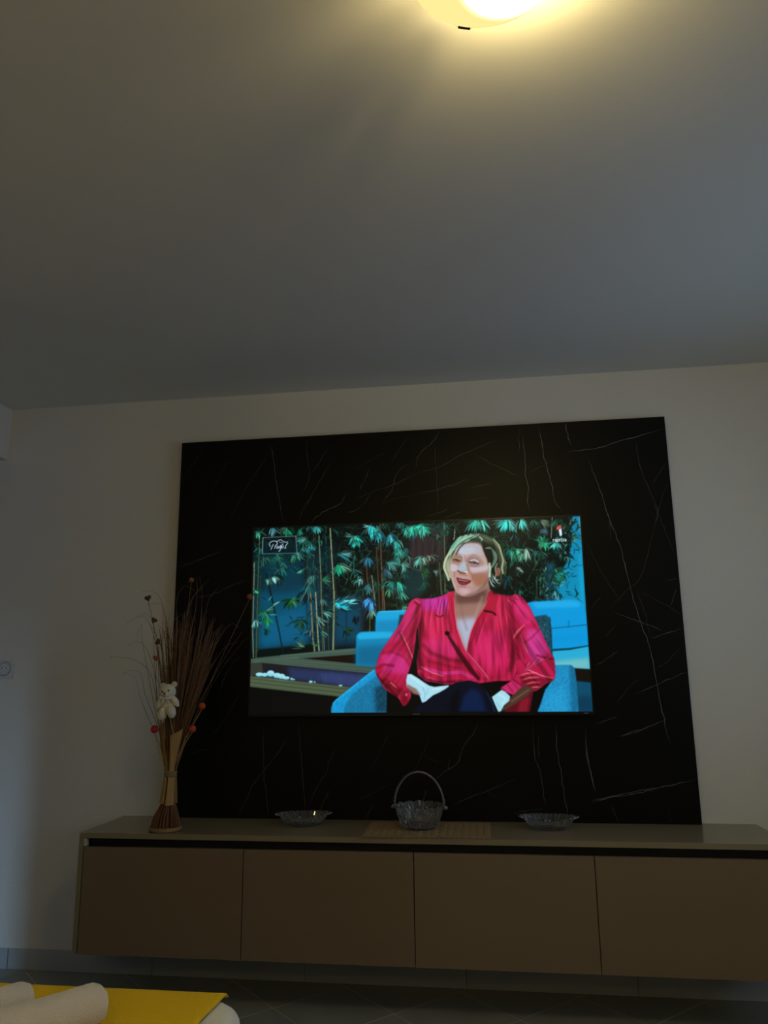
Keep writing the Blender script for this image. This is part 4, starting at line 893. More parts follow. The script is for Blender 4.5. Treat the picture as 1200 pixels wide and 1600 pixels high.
for k in range(7): box(bz, .702+k*.0042-L.x, .7048+k*.0042-L.x, TY-.0034-L.y, TY-.003-L.y, Z0-.0085-L.z, Z0-.0045-L.z)
link('maker_mark', bz, M['mark'], tv, label='tiny grey lettering under the picture')
link('corner_mark', B_in(tv, 1.395, 1.412, TY-.0034, TY-.003, Z0-.007, Z0-.0045), M['mark'], tv)
pic = tv_picture(); lin = np.where(pic <= .04045, pic/12.92, ((pic+.055)/1.055)**2.4)
me = bpy.data.meshes.new('screen')
gx = X0+(np.arange(PW)+.5)/PW*(X1-X0); gz = Z1-(np.arange(PH)+.5)/PH*(Z1-Z0); gx[0] = X0; gx[-1] = X1; gz[0] = Z1; gz[-1] = Z0
GX, GZ = np.meshgrid(gx, gz); co = np.stack([GX-L.x, np.full_like(GX, TY-L.y), GZ-L.z], -1).reshape(-1, 3).astype(np.float32)
idx = np.arange(PW*PH).reshape(PH, PW); quads = np.stack([idx[1:, :-1], idx[1:, 1:], idx[:-1, 1:], idx[:-1, :-1]], -1).reshape(-1, 4).astype(np.int32)
me.vertices.add(len(co)); me.vertices.foreach_set('co', co.ravel()); me.loops.add(quads.size); me.loops.foreach_set('vertex_index', quads.ravel())
me.polygons.add(len(quads)); me.polygons.foreach_set('loop_start', np.arange(0, quads.size, 4, dtype=np.int32)); me.update(calc_edges=True)
ca = me.color_attributes.new('picture', 'FLOAT_COLOR', 'POINT'); ca.data.foreach_set('color', np.concatenate([lin.reshape(-1, 3), np.ones((PW*PH, 1))], 1).astype(np.float32).ravel())
sm = bpy.data.materials.new('lit_screen'); sm.use_nodes = True; nt = sm.node_tree; pb = nt.nodes['Principled BSDF']
pb.inputs['Base Color'].default_value = (.002, .002, .002, 1); pb.inputs['Roughness'].default_value = .3; pb.inputs['Specular IOR Level'].default_value = .25
a = nt.nodes.new('ShaderNodeAttribute'); a.attribute_name = 'picture'; nt.links.new(a.outputs['Color'], pb.inputs['Emission Color']); pb.inputs['Emission Strength'].default_value = 1.0
me.materials.append(sm); so = bpy.data.objects.new('screen', me); C.objects.link(so); so.parent = tv; so['label'] = 'lit picture of a woman in an armchair before bamboo'

# ---------------------------------------------------------------- floating cabinet
CX0, CX1, CYF, CT, CB = -.576, 2.031, -.370, .621, .1915
cab = thing('media_cabinet', 'long wall-hung brown lacquered cabinet with four flap doors', 'cabinet', ((CX0+CX1)/2, 0, CB))
bi = lambda *a: B_in(cab, *a)
link('top_panel', bi(CX0, CX1, CYF, -.0012, CT-.020, CT), M['carcass'], cab, bevel=.0008)
link('side_panel', bi(CX0, CX0+.018, CYF, -.0012, CB, CT-.020), M['carcass'], cab, bevel=.0006)
link('side_panel', bi(CX1-.018, CX1, CYF, -.0012, CB, CT-.020), M['carcass'], cab, bevel=.0006)
link('bottom_panel', bi(CX0+.018, CX1-.018, CYF+.022, -.0012, CB+.001, CB+.019), M['carcass'], cab)
link('back_panel', bi(CX0+.018, CX1-.018, -.008, -.0012, CB+.019, CT-.020), M['recess'], cab)
gr = bmesh.new(); L = cab.location
for p in ((CX0+.018, CX1-.018, CYF+.030, CYF+.034, .535, CT-.020), (CX0+.018, CX1-.018, CYF+.002, CYF+.034, .600-.0005, .601)): box(gr, p[0]-L.x, p[1]-L.x, p[2]-L.y, p[3]-L.y, p[4]-L.z, p[5]-L.z)
link('grip_recess', gr, M['recess'], cab, label='black finger groove above the doors')
for x in (CX0+.018, CX1-.018-.012): link('end_cap', bi(x, x+.012, CYF+.002, CYF+.02, .5715, .6005), M['alu'], cab, label='pale grey end cap')
dx = [-.556, .0835, .725, 1.3665, 2.011]
for x in dx[1:-1]: link('divider', bi(x-.009, x+.009, CYF+.036, -.010, CB+.019, CT-.020), M['carcass'], cab)
for a, b in zip(dx, dx[1:]):
    link('door', bi(a+.0016, b-.0016, CYF, CYF+.019, CB, .570), M['lacquer'], cab, bevel=.0008)

# ---------------------------------------------------------------- wall socket
soc = thing('wall_socket', 'square white round-socket outlet at the far left of the wall', 'socket', (-1.2015, 0, 1.2545))
def rrect(w, h, r, y0, y1, n=5):
    bm = bmesh.new(); P = []
    for sx, sz, a0 in ((1, 1, 0), (-1, 1, 90), (-1, -1, 180), (1, -1, 270)):
        for k in range(n+1):
            a = math.radians(a0+90*k/n); P.append((sx*(w/2-r)+r*math.cos(a), sz*(h/2-r)+r*math.sin(a)))
    f = [bm.verts.new((x, y1, z)) for x, z in P]; b = [bm.verts.new((x, y0, z)) for x, z in P]; n = len(P)
    for i in range(n): bm.faces.new((f[i], b[i], b[(i+1) % n], f[(i+1) % n]))
    bm.faces.new(list(reversed(f))); bm.faces.new(b); bmesh.ops.recalc_face_normals(bm, faces=bm.faces); return bm
link('cover_plate', rrect(.087, .087, .006, -.0005, -.008), M['whiteplastic'], soc, bevel=.0015)
def disc(prof, n=36):
    bm = lathe(prof, n); bmesh.ops.rotate(bm, verts=bm.verts, cent=(0, 0, 0), matrix=Matrix.Rotation(PI/2, 3, 'X')); bmesh.ops.recalc_face_normals(bm, faces=bm.faces); return bm
link('socket_ring', disc([(.0312, .006), (.0312, .0105), (.0285, .0115), (.0265, .0105), (.0265, .0082), (0, .0082)]), M['whiteplastic'], soc, smooth=False)
link('groove', disc([(.0322, .0079), (.0335, .0083), (.0335, .0086), (.0315, .0086), (.0315, .0079)]), M['darkplastic'], soc)
link('recess_edge', disc([(.0268, .0080), (.0268, .0088), (.0252, .0088), (.0252, .0080)]), M['darkplastic'], soc)
for x in (-.0095, .0095):
    b = disc([(.0025, .008), (.0025, .0086), (0, .0086)], 14); bmesh.ops.translate(b, verts=b.verts, vec=(x, 0, .004)); link('pin_hole', b, M['darkplastic'], soc)
b = bmesh.new(); ball(b, (.001, -.0088, 0), (.003, .0012, .003), 12); link('centre_screw', b, M['chrome'], soc, smooth=True)

# ---------------------------------------------------------------- ceiling lamp
lamp = thing('ceiling_lamp', 'round frosted glass ceiling light glowing warm yellow', 'lamp', (*LAMP, H))
link('ceiling_plate', lathe([(.06, 0), (.06, -.014), (.052, -.02), (0, -.02)], 36), M['whiteplastic'], lamp, smooth=False)
gm = bpy.data.materials.new('lit_glass'); gm.use_nodes = True; nt = gm.node_tree; nt.nodes.remove(nt.nodes['Principled BSDF'])
out = nt.nodes['Material Output']; em = nt.nodes.new('ShaderNodeEmission'); tr = nt.nodes.new('ShaderNodeBsdfTransparent'); ms = nt.nodes.new('ShaderNodeMixShader')
tc = nt.nodes.new('ShaderNodeTexCoord'); vd = nt.nodes.new('ShaderNodeVectorMath'); vd.operation = 'DISTANCE'; vd.inputs[1].default_value = (.060, .0, -.108)
mr = nt.nodes.new('ShaderNodeMapRange'); mr.inputs[1].default_value = .03; mr.inputs[2].default_value = .125; mr.inputs[3].default_value = SHADE_GLOW; mr.inputs[4].default_value = SHADE_EDGE
mr.interpolation_type = 'SMOOTHERSTEP'
em.inputs[0].default_value = (1.0, .78, .30, 1); tr.inputs[0].default_value = (1, .9, .6, 1); ms.inputs[0].default_value = .9
nt.links.new(tc.outputs['Object'], vd.inputs[0]); nt.links.new(vd.outputs['Value'], mr.inputs[0]); gb = nt.nodes.new('ShaderNodeNewGeometry'); m1 = nt.nodes.new('ShaderNodeMath'); m1.operation = 'MULTIPLY_ADD'; m1.inputs[1].default_value = .82; m1.inputs[2].default_value = .18
m2 = nt.nodes.new('ShaderNodeMath'); m2.operation = 'MULTIPLY'; nt.links.new(gb.outputs['Backfacing'], m1.inputs[0]); nt.links.new(mr.outputs[0], m2.inputs[0]); nt.links.new(m1.outputs[0], m2.inputs[1]); nt.links.new(m2.outputs[0], em.inputs[1])
nt.links.new(tr.outputs[0], ms.inputs[1]); nt.links.new(em.outputs[0], ms.inputs[2]); nt.links.new(ms.outputs[0], out.inputs[0])
link('glass_shade', lathe([(.140, -.078), (.136, -.086), (.120, -.096), (.090, -.106), (.05, -.112), (0, -.114)], 64), gm, lamp, smooth=True)
link('shade_rim', lathe([(.1395, -.076), (.143, -.077), (.143, -.080), (.1395, -.081)], 64, close=True), gm, lamp, smooth=True)
lamp.children[-1]['label'] = 'thin glass rim'
link('centre_stem', lathe([(.008, -.02), (.008, -.10), (0, -.10)], 16), M['chrome'], lamp)
for k in range(3):
    a = math.radians(108+120*k); bm = bmesh.new(); box(bm, .139, .1455, -.012, .012, -.0820, -.0805); box(bm, .1435, .1455, -.012, .012, -.0820, -.030); box(bm, .05, .147, -.004, .004, -.068, -.064); box(bm, .05, .056, -.006, .006, -.068, -.008)
    bmesh.ops.rotate(bm, verts=bm.verts, cent=(0, 0, 0), matrix=Matrix.Rotation(a, 3, 'Z')); link('clip', bm, M['darkplastic'], lamp, label='dark metal holding clip')
for x, y in ((.05, .02),):
    b = bmesh.new(); ball(b, (x, y, -.055), (.018, .018, .024), 16)
    bm_ = mat('lit_bulb', (1, .9, .7), .5, emit=(1, .8, .45), emit_s=9); link('bulb', b, bm_, lamp, smooth=True)
pl = bpy.data.lights.new('bulb_light', 'POINT'); pl.energy = BULB_W; pl.color = (1.0, .78, .34); pl.shadow_soft_size = .026
plo = bpy.data.objects.new('bulb_light', pl); C.objects.link(plo); plo.parent = lamp; plo.location = (.05, .02, -.055)
lamp.children[-2].visible_shadow = True

# ---------------------------------------------------------------- woven mat
MX0, MX1, MY0, MY1, MZ = .532, 1.010, -.412, -.085, CT
MX0, MX1, MY0, MY1 = .532, 1.006, -.366, -.085
mt = thing('table_mat', 'rectangular woven straw mat under the glass basket', 'mat', ((MX0+MX1)/2, (MY0+MY1)/2, CT), math.radians(1.0))
nx, ny = 17, 8; w = MX1-MX0; d = MY1-MY0
def ribbon(bm, pts, side, hw, th):
    rings = []
    for p in pts:
        rings.append([bm.verts.new(Vector(p)+side*sx+Vector((0, 0, sz))) for sx, sz in ((-hw, 0), (-hw*.6, th), (hw*.6, th), (hw, 0))])
    for a, b in zip(rings, rings[1:]):
        for k in range(4): bm.faces.new((a[k], a[(k+1) % 4], b[(k+1) % 4], b[k]))
    bm.faces.new(rings[0]); bm.faces.new(rings[-1]); bmesh.ops.recalc_face_normals(bm, faces=bm.faces)
for j in range(ny):
    bm = bmesh.new(); y = -d/2+(j+.5)*d/ny
    ribbon(bm, [(-w/2+i*w/(nx*4), y+.0018*math.sin(i*PI/2+j), .0030+.0024*math.cos(PI*(i/4-.5+j))) for i in range(nx*4+1)], Vector((0, 1, 0)), d/ny*.47, .0022)
    link('straw_band', bm, M['mat'], mt)
for i in range(nx):
    bm = bmesh.new(); x = -w/2+(i+.5)*w/nx
    ribbon(bm, [(x+.0018*math.sin(j*PI/2+i), -d/2+j*d/(ny*4), .0030-.0024*math.cos(PI*(j/4-.5+i))) for j in range(ny*4+1)], Vector((1, 0, 0)), w/nx*.40, .0022)
    link('straw_band', bm, M['mat'], mt)
bm = bmesh.new()
for sx in (-1, 1):
    for i in range(nx+1):
        pass
for i in range(26):      # looped edging along front and back
    for sy in (-1, 1):
        x = -w/2+(i+.5)*w/26; tube(bm, [(x+.0085*math.cos(t*PI/4), sy*(d/2+.002)+.006*math.sin(t*PI/4), .0028) for t in range(9)], .0018, 5)
link('looped_edge', bm, M['mat'], mt, kind='stuff')

# ---------------------------------------------------------------- glass basket
bk = thing('glass_basket', 'cut glass basket with scalloped rim and tall beaded handle', 'basket', (.735, -.215, CT+.0080), math.radians(-7))
def flute(n, amp, scal=0, zs=None, twist=0):
    def f(a, r, z):
        rr = r*(1+amp*math.cos(n*(a+twist*z))); zz = z+(scal*math.cos(8*a)*max(0, (z-.055)/.025) if scal else 0); return rr, zz
    return f
outer = [(.060, 0), (.064, .002), (.067, .010), (.073, .026), (.079, .042), (.084, .056), (.087, .066), (.091, .076), (.093, .080)]
inner = [(.0905, .0805), (.0865, .075), (.083, .066), (.079, .056), (.073, .042), (.066, .026), (.058, .012), (.030, .009)]
bm = lathe(outer+inner, 144, fr=lambda a, r, z: (r*(1+(.035*abs(math.cos(12*a+z*60))+.035*abs(math.cos(12*a-z*60)) if z > .003 else 0)*(1 if r > .06 else .3)), z+(.006*abs(math.cos(7*a))*max(0, (z-.05)/.03))))
link('bowl', bm, M['glass'], bk, smooth=False)
hp = [(.098*math.cos(t), .0, .076+.128*math.sin(t)*(1 if 1 else 0)) for t in [PI*k/44 for k in range(45)]]
bm = bmesh.new(); tube(bm, hp, [.0033+.0004*math.cos(k*PI) for k in range(45)], 10)
link('handle', bm, M['glass'], bk, smooth=True)
for k in range(2, 43, 1):
    t = PI*k/44; b = bmesh.new(); ball(b, (.1015*math.cos(t), -.001, .076+.1315*math.sin(t)), (.0034, .0046, .0034), 8)
    if k == 2: bead_me = None
    link('bead', b, M['glass'], bk, smooth=True)
for sx in (-1, 1):
    b = bmesh.new(); ball(b, (sx*.099, 0, .077), (.010, .009, .008), 12); ball(b, (sx*.107, 0, .0745), (.006, .005, .006), 10); link('handle_boss', b, M['glass'], bk, smooth=False)
b = bmesh.new()
for k in range(24):
    a = 2*PI*k/24; ball(b, (.0655*math.cos(a), .0655*math.sin(a), .014), (.0022, .0022, .008), 6)
link('cut_ornament', b, M['glass'], bk, kind='stuff')

# ---------------------------------------------------------------- two oval glass dishes
def dish(loc, rz, label):
    t = thing('glass_dish', label, 'dish', loc, rz, 'oval glass dishes on the cabinet')
    A, Bq = .099, .075
    prof = [(.60, 0), (.63, .001), (.66, .004), (.78, .015), (.88, .027), (.96, .037), (1.0, .041), (.985, .044), (.93, .040), (.85, .029), (.74, .016), (.60, .007), (.2, .0055)]
    bm = bmesh.new(); n = 120; rings = []
    for r, z in prof:
        ring = []
        for i in range(n):
            a = 2*PI*i/n; k = 1+(.028*math.cos(36*a) if .67 < r else 0); e = (abs(math.cos(a))**3)*.012*(1 if r > .9 else 0)
            ring.append(bm.verts.new((A*r*k*math.cos(a), Bq*r*k*math.sin(a), z+e*.4)))
        rings.append(ring)
    for a_, b_ in zip(rings, rings[1:]):
        for i in range(n): bm.faces.new((a_[i], a_[(i+1) % n], b_[(i+1) % n], b_[i]))
    bm.faces.new(list(reversed(rings[0]))); bm.faces.new(rings[-1]); link('bowl', bm, M['glass'], t, smooth=False)
    for s in (-1, 1):
        bm = bmesh.new(); pts = [(s*(.094+.019*math.sin(PI*k/8)), -.028+.056*k/8, .0430+.004*math.sin(PI*k/8)) for k in range(9)]
        tube(bm, pts, [.0032+.0012*math.sin(PI*k/8) for k in range(9)], 8)
        f = [bm.verts.new((s*.091, -.024+.048*k/6, .0420)) for k in range(7)]; g_ = [bm.verts.new((s*(.092+.017*math.sin(PI*k/6)), -.026+.052*k/6, .0440+.003*math.sin(PI*k/6))) for k in range(7)]
        for k in range(6): bm.faces.new((f[k], f[k+1], g_[k+1], g_[k]))
        link('tab_handle', bm, M['glass'], t, smooth=True)
    return t
dish((.262, -.155, CT+.0003), math.radians(12), 'oval glass dish left of the glass basket')
dish((1.228, -.155, CT+.0003), math.radians(-3), 'oval glass dish right of the glass basket')

# ---------------------------------------------------------------- dried flower arrangement
AX, AY = -.255, -.305
ar = thing('dried_arrangement', 'bundle of dried brown sticks and curly twigs in a flared straw base', 'dried flowers', (AX, AY, CT))
link('base_ring', lathe([(.045, .0003), (.0615, .0003), (.064, .006), (.0625, .013), (.058, .016), (.045, .016)], 40, close=True), M['rope'], ar, smooth=True)
RR = random.Random(21)
bm = bmesh.new()
for ring, rr in ((24, .056), (20, .042), (12, .026)):
    for k in range(ring):
        a = 2*PI*k/ring+RR.uniform(-.05, .05); r0 = rr*RR.uniform(.96, 1.03); r1 = rr*.27; lean = .01
        tube(bm, [(r0*math.cos(a), r0*math.sin(a), .014), (r0*.8*math.cos(a)+.002, r0*.8*math.sin(a), .055), (r1*math.cos(a)+lean, r1*math.sin(a), .125), (r1*.9*math.cos(a)+lean*1.2, r1*.9*math.sin(a), .20)], RR.uniform(.0030, .0042), 5)
link('base_sticks', bm, M['stick'], ar, kind='stuff')
# husk leaves: below and above the tie
def husk(a0, a1, zr, m, curl=0, flare=0, top=None, n=8, th=.0012):
    """strip wrapped round the bundle from angle a0 to a1; zr = [(z, radius, dx)]"""
    bm = bmesh.new(); rows = []
    for q_, (z, r, dx_) in enumerate(zr):
        row = []
        for k in range(n+1):
            u = k/n; a = math.radians(a0+(a1-a0)*u); sh = (top[k] if top and q_ == len(zr)-1 else 0)
            rr = r+.0018*math.sin(u*PI*4+q_*.7+a0)+curl*q_*abs(u-.5)
            row.append(((dx_+rr*math.cos(a)), rr*math.sin(a), z+sh))
        rows.append(row)
    for side in (0, 1):
        V = [[bm.verts.new((x*(1-side*.0), y, z)) if not side else bm.verts.new((x-(x-.01)*th/.03, y-y*th/.03, z)) for x, y, z in row] for row in rows]
        for a_, b_ in zip(V, V[1:]):
            for k in range(n): bm.faces.new((a_[k], a_[k+1], b_[k+1], b_[k]) if not side else (b_[k], b_[k+1], a_[k+1], a_[k]))
    return bm
for k, (a0, a1, m_) in enumerate([(200, 262, 'straw'), (268, 335, 'straw'), (335, 400, 'straw2'), (40, 120, 'straw'), (120, 196, 'straw2')]):
    link('husk_leaf', husk(a0, a1, [(.103-.006*(k % 2), .0345, .007), (.13, .0305, .009), (.17, .0265, .0105), (.208, .0225, .011)], M[m_]), M[m_], ar, smooth=True)
link('tie', lathe([(.0215, .200), (.0245, .2025), (.0255, .206), (.0245, .2095), (.0245, .212), (.0255, .2155), (.0240, .220), (.0215, .2225)], 32, .011, 0, close=True), M['rope'], ar, smooth=True, label='straw cord tied round the waist of the bundle')
for a0, a1, zt, rt, dxt, m_, tp in [(186, 262, .392, .037, -.006, 'straw2', .03), (214, 250, .300, .030, .002, 'straw', .03), (268, 338, .368, .044, .022, 'straw', .026), (-18, 30, .36, .044, .026, 'straw2', .02), (60, 130, .36, .036, .016, 'straw2', .02), (135, 175, .34, .030, 0, 'straw', .03)]:
    n = 8; top = [tp*(k/n-.3) for k in range(n+1)]
    zr = [(.214, .0215, .011), (.25, .0225, .011+(dxt-.011)*.2), (.30, (.023+rt)/2, .011+(dxt-.011)*.6), (zt, rt, dxt)] if zt > .32 else [(.214, .0215, .011), (.25, .021, .008), (zt, rt, dxt)]
    link('husk_leaf', husk(a0, a1, zr, None, top=top), M[m_], ar, smooth=True)
# straight brown sticks fanning upwards
bm = bmesh.new(); bm2 = bmesh.new()
for k in range(240):
    u = RR.uniform(-1, 1); v = RR.uniform(-1, 1); zt = RR.uniform(.60, .83)-.10*abs(u)
    tx = .045+u*.125*(zt/.75); ty = v*.055+.03
    p0 = Vector((.013+u*.009, v*.010, .20)); p1 = Vector((tx, ty, zt)); mid = p0.lerp(p1, .5)+Vector((-.006*u, 0, .01))
    pts = catmull([p0, mid, p1, p1+Vector((u*.025+RR.uniform(-.01, .015), RR.uniform(-.01, .01), .07))], 4)
    tube(bm if k % 3 else bm2, pts, [RR.uniform(.0013, .0021)*(1-.75*i/len(pts)) for i in range(len(pts))], 4, False)
link('stick_fan', bm, M['stick'], ar, kind='stuff', label='dense brown straight sticks'); link('stick_fan', bm2, M['twig'], ar, kind='stuff', label='paler grey brown sticks')
# fine curly twigs, one object each
def world_at(px, z, y): return None
tips = [  # end points relative to the base: path over (x, z) with curl
    [(.02, .22), (-.045, .45), (-.075, .66), (-.085, .80), (-.12, .845), (-.155, .825)],
    [(.01, .22), (-.05, .42), (-.09, .60), (-.135, .70), (-.175, .735), (-.215, .72), (-.22, .715)],
    [(.01, .22), (-.055, .45), (-.10, .60), (-.17, .655), (-.235, .67), (-.285, .672)],
    [(.01, .22), (-.05, .40), (-.10, .52), (-.115, .60), (-.155, .615), (-.195, .60)],
    [(.015, .22), (-.03, .5), (-.05, .70), (-.055, .85), (-.07, .885), (-.125, .885)],
    [(.015, .22), (-.01, .5), (-.02, .75), (-.035, .875), (-.075, .93), (-.13, .935)],
    [(.015, .22), (-.02, .45), (-.06, .68), (-.10, .80), (-.14, .835), (-.20, .81)],
    [(.01, .22), (-.06, .45), (-.105, .64), (-.125, .74), (-.13, .80), (-.15, .75)],
    [(.015, .22), (.02, .5), (.05, .75), (.075, .88), (.11, .94), (.15, .975)],
    [(.015, .22), (.04, .5), (.08, .75), (.105, .88), (.10, .98), (.06, .965)],
    [(.015, .22), (.03, .55), (.045, .8), (.07, .90), (.12, .95)],
    [(.02, .22), (.06, .5), (.12, .72), (.15, .88), (.19, .94)],
    [(.02, .22), (.07, .48), (.14, .66), (.20, .78), (.235, .80), (.255, .785)],
    [(.02, .22), (.06, .5), (.10, .75), (.11, .9), (.095, 1.0)],
    [(.02, .22), (.02, .5), (.0, .75), (-.01, .90), (.02, .96), (.07, .94)],
    [(.02, .22), (.08, .44), (.16, .60), (.23, .70), (.28, .72)],
    [(.02, .22), (.09, .42), (.18, .58), (.25, .69), (.30, .76)],
    [(.01, .22), (-.06, .36), (-.13, .50), (-.155, .58), (-.19, .60)],
    [(.01, .22), (-.045, .38), (-.075, .58), (-.07, .70), (-.04, .80), (-.06, .86)],
    [(.015, .22), (.0, .45), (-.03, .66), (-.02, .80), (.02, .84)]]
for k, pth in enumerate(tips):
    yo = RR.uniform(-.05, .06); P3 = [(x, yo*min(1, i/3)+(.0 if i else 0), z) for i, (x, z) in enumerate(pth)]
    pts = catmull(P3, 7); n = len(pts); b = bmesh.new(); tube(b, pts, [max(.0005, .0013*(1-.75*i/n)) for i in range(n)], 5); link('curly_twig', b, M['twig'], ar, smooth=True)
# coloured balls on picks
for (x, z, y, r, m_, lab, foot) in [(-.045, .385, -.045, .0155, 'red', 'small red ball on a pick', (.0, .215)), (.102, .384, -.02, .0145, 'orange', 'orange ball low on the right', (.02, .215)),
        (.139, .472, -.02, .0135, 'orange', 'orange ball higher on the right', (.02, .22)), (.052, .985, .03, .0105, 'rust', 'rust coloured ball at the top', (.02, .22)), (.311, .908, .02, .0120, 'rust', 'rust coloured ball far out to the right', (.02, .22))]:
    b = bmesh.new(); ball(b, (x, y, z), r, 20); bo = link('ball', b, M[m_], ar, smooth=True, label=lab)
    b = bmesh.new(); tube(b, catmull([(foot[0], -.012, foot[1]), ((x+foot[0])/2-.004, y/2-.01, (z+foot[1])/2), (x, y, z-r*.8)], 6), .0014 if z < .6 else .0009, 5); link('pick', b, M['straw'] if z < .5 else M['twig'], bo)
# heart shaped pods threaded along one twig
def heart(bm, c, s, tilt=0):
    P2 = []
    for k in range(28):
        t = 2*PI*k/28; x = 16*math.sin(t)**3; z = 13*math.cos(t)-5*math.cos(2*t)-2*math.cos(3*t)-math.cos(4*t); P2.append((x/17*s, z/17*s))
    ca, sa = math.cos(tilt), math.sin(tilt); P2 = [(x*ca-z*sa, x*sa+z*ca) for x, z in P2]
    rings = []
    for f, y in ((.55, -.0045), (.9, -.0025), (1, 0), (.9, .0025), (.55, .0045)): rings.append([bm.verts.new((c[0]+x*f, c[1]+y, c[2]+z*f)) for x, z in P2])
    for a_, b_ in zip(rings, rings[1:]):
        for k in range(28): bm.faces.new((a_[k], a_[(k+1) % 28], b_[(k+1) % 28], b_[k]))
    bm.faces.new(rings[0]); bm.faces.new(list(reversed(rings[-1]))); bmesh.ops.recalc_face_normals(bm, faces=bm.faces)
stem = [(.0, -.01, .22), (-.03, -.03, .45), (-.052, -.03, .66), (-.060, -.03, .72), (-.082, -.03, .81), (-.110, -.03, .905)]
b = bmesh.new(); tube(b, catmull(stem, 6), .0011, 5); link('pod_stem', b, M['twig'], ar, smooth=True)
for x, z, s, tl in [(-.108, .907, .0155, .25), (-.076, .815, .0145, -.5), (-.055, .727, .0145, .9), (-.060, .663, .0150, .1)]:
    b = bmesh.new(); heart(b, (x, -.032, z), s, tl); link('heart_pod', b, M['pod'] if z > .7 else M['rust'], ar, smooth=True)

# ---------------------------------------------------------------- teddy bear
bear = thing('teddy_bear', 'tiny cream white plush bear fixed among the dried sticks', 'soft toy', (AX+.024, AY-.090, CT+.393)); bear.scale = (1.13, 1.13, 1.13)
def plush(name, c, r, rot=None, **k):
    b = bmesh.new(); ball(b, c, r, 30, rot)
    for v in b.verts:
        nrm = (v.co-Vector(c)).normalized(); v.co += nrm*(.0016*noise.noise(v.co*260)+.0008*noise.noise(v.co*700))
    return link(name, b, M['plush'], bear, smooth=True, **k)
rz = lambda d, ax='Y': Matrix.Rotation(math.radians(d), 4, ax)
hd = plush('head', (.000, -.004, .122), (.0285, .024, .0255), rz(8)); 
for c in ((-.020, .002, .141), (.020, .002, .146)): plush('ear', c, (.0105, .007, .0105))
sn = plush('muzzle', (.001, -.024, .113), (.0125, .010, .0095))
plush('torso', (.0, .0, .078), (.025, .020, .030))
plush('arm', (-.024, -.006, .085), (.0125, .013, .026), rz(22)); plush('arm', (.028, -.006, .090), (.011, .012, .024), rz(-38))
plush('leg', (-.012, -.012, .048), (.0160, .017, .0235), rz(10)); plush('leg', (.020, -.012, .055), (.0155, .016, .0225), rz(-12))
def child(o, name, b, m): return link(name, b, m, o, smooth=True)
for c in ((-.0095, -.0268, .1225), (.0125, -.0265, .1265)):
    b = bmesh.new(); ball(b, c, .0029, 12); child(hd, 'eye', b, M['bead'])
b = bmesh.new(); ball(b, (.0015, -.0340, .1165), (.0040, .0026, .0030), 12); child(sn, 'nose', b, M['bead'])
b = bmesh.new()
for s in (-1, 1): tube(b, [(.0015, -.0342, .1135), (.0015+s*.003, -.0335, .1100), (.0015+s*.006, -.032, .1105)], .0007, 5)
child(sn, 'mouth', b, M['bead'])
b = bmesh.new()
for s in (-1, 1):
    ball(b, (.002+s*.013, -.024, .101), (.0115, .0035, .0062), 14, rz(s*-14)); ball(b, (.002+s*.009, -.023, .090), (.0035, .0022, .0095), 12, rz(s*-22))
ball(b, (.002, -.0265, .100), (.0042, .0035, .0040), 10)
link('bow', b, M['bow'], bear, smooth=True, label='cream ribbon bow at the neck')
b = bmesh.new(); tube(b, [(.006, -.004, .07), (.010, .004, .03), (.018, .035, -.045), (.022, .055, -.10)], .0016, 6); link('pick', b, M['straw'], bear)

# ---------------------------------------------------------------- bed
BX0, BX1, BY1, BY0, BZ = -1.18, .518, -1.62, -3.62, .55
bed = thing('bed', 'low bed with a white sheeted mattress in the near left corner', 'bed', ((BX0+BX1)/2, (BY0+BY1)/2, 0))
def rounded_slab(x0, x1, y0, y1, z0, z1, r, e, n=8, m=4):
    P = []
    for cx, cy, a0 in ((x1-r, y1-r, 0), (x0+r, y1-r, 90), (x0+r, y0+r, 180), (x1-r, y0+r, 270)):
        for k in range(n+1):
            a = math.radians(a0+90*k/n); P.append((cx, cy, math.cos(a), math.sin(a)))
    bm = bmesh.new(); rings = []
    prof = [(e*(1-math.sin(PI/2*k/m)), z0+e*(1-math.cos(PI/2*k/m))) for k in range(m+1)]+[(e*(1-math.cos(PI/2*k/m)), z1-e*(1-math.sin(PI/2*k/m))) for k in range(m+1)]
    for ins, z in prof: rings.append([bm.verts.new((cx+(r-ins)*ca, cy+(r-ins)*sa, z)) for cx, cy, ca, sa in P])
    nn = len(P)
    for a_, b_ in zip(rings, rings[1:]):
        for i in range(nn): bm.faces.new((a_[i], a_[(i+1) % nn], b_[(i+1) % nn], b_[i]))
    bm.faces.new(list(reversed(rings[0]))); bm.faces.new(rings[-1]); return bm
off = bed.location
def shift(bm): bmesh.ops.translate(bm, verts=bm.verts, vec=(-off.x, -off.y, -off.z)); return bm
link('base', shift(rounded_slab(BX0+.01, BX1-.01, BY0+.01, BY1-.01, .10, .32, .06, .01)), M['bedbase'], bed, smooth=False)
link('mattress', shift(rounded_slab(BX0, BX1, BY0, BY1, .32, BZ, .10, .028)), M['sheet'], bed, smooth=True)
for x in (BX0+.12, BX1-.12):
    for y in (BY0+.12, BY1-.12): link('leg', shift(lathe([(.022, 0), (.028, .10)], 20, x, y)), M['black'], bed)
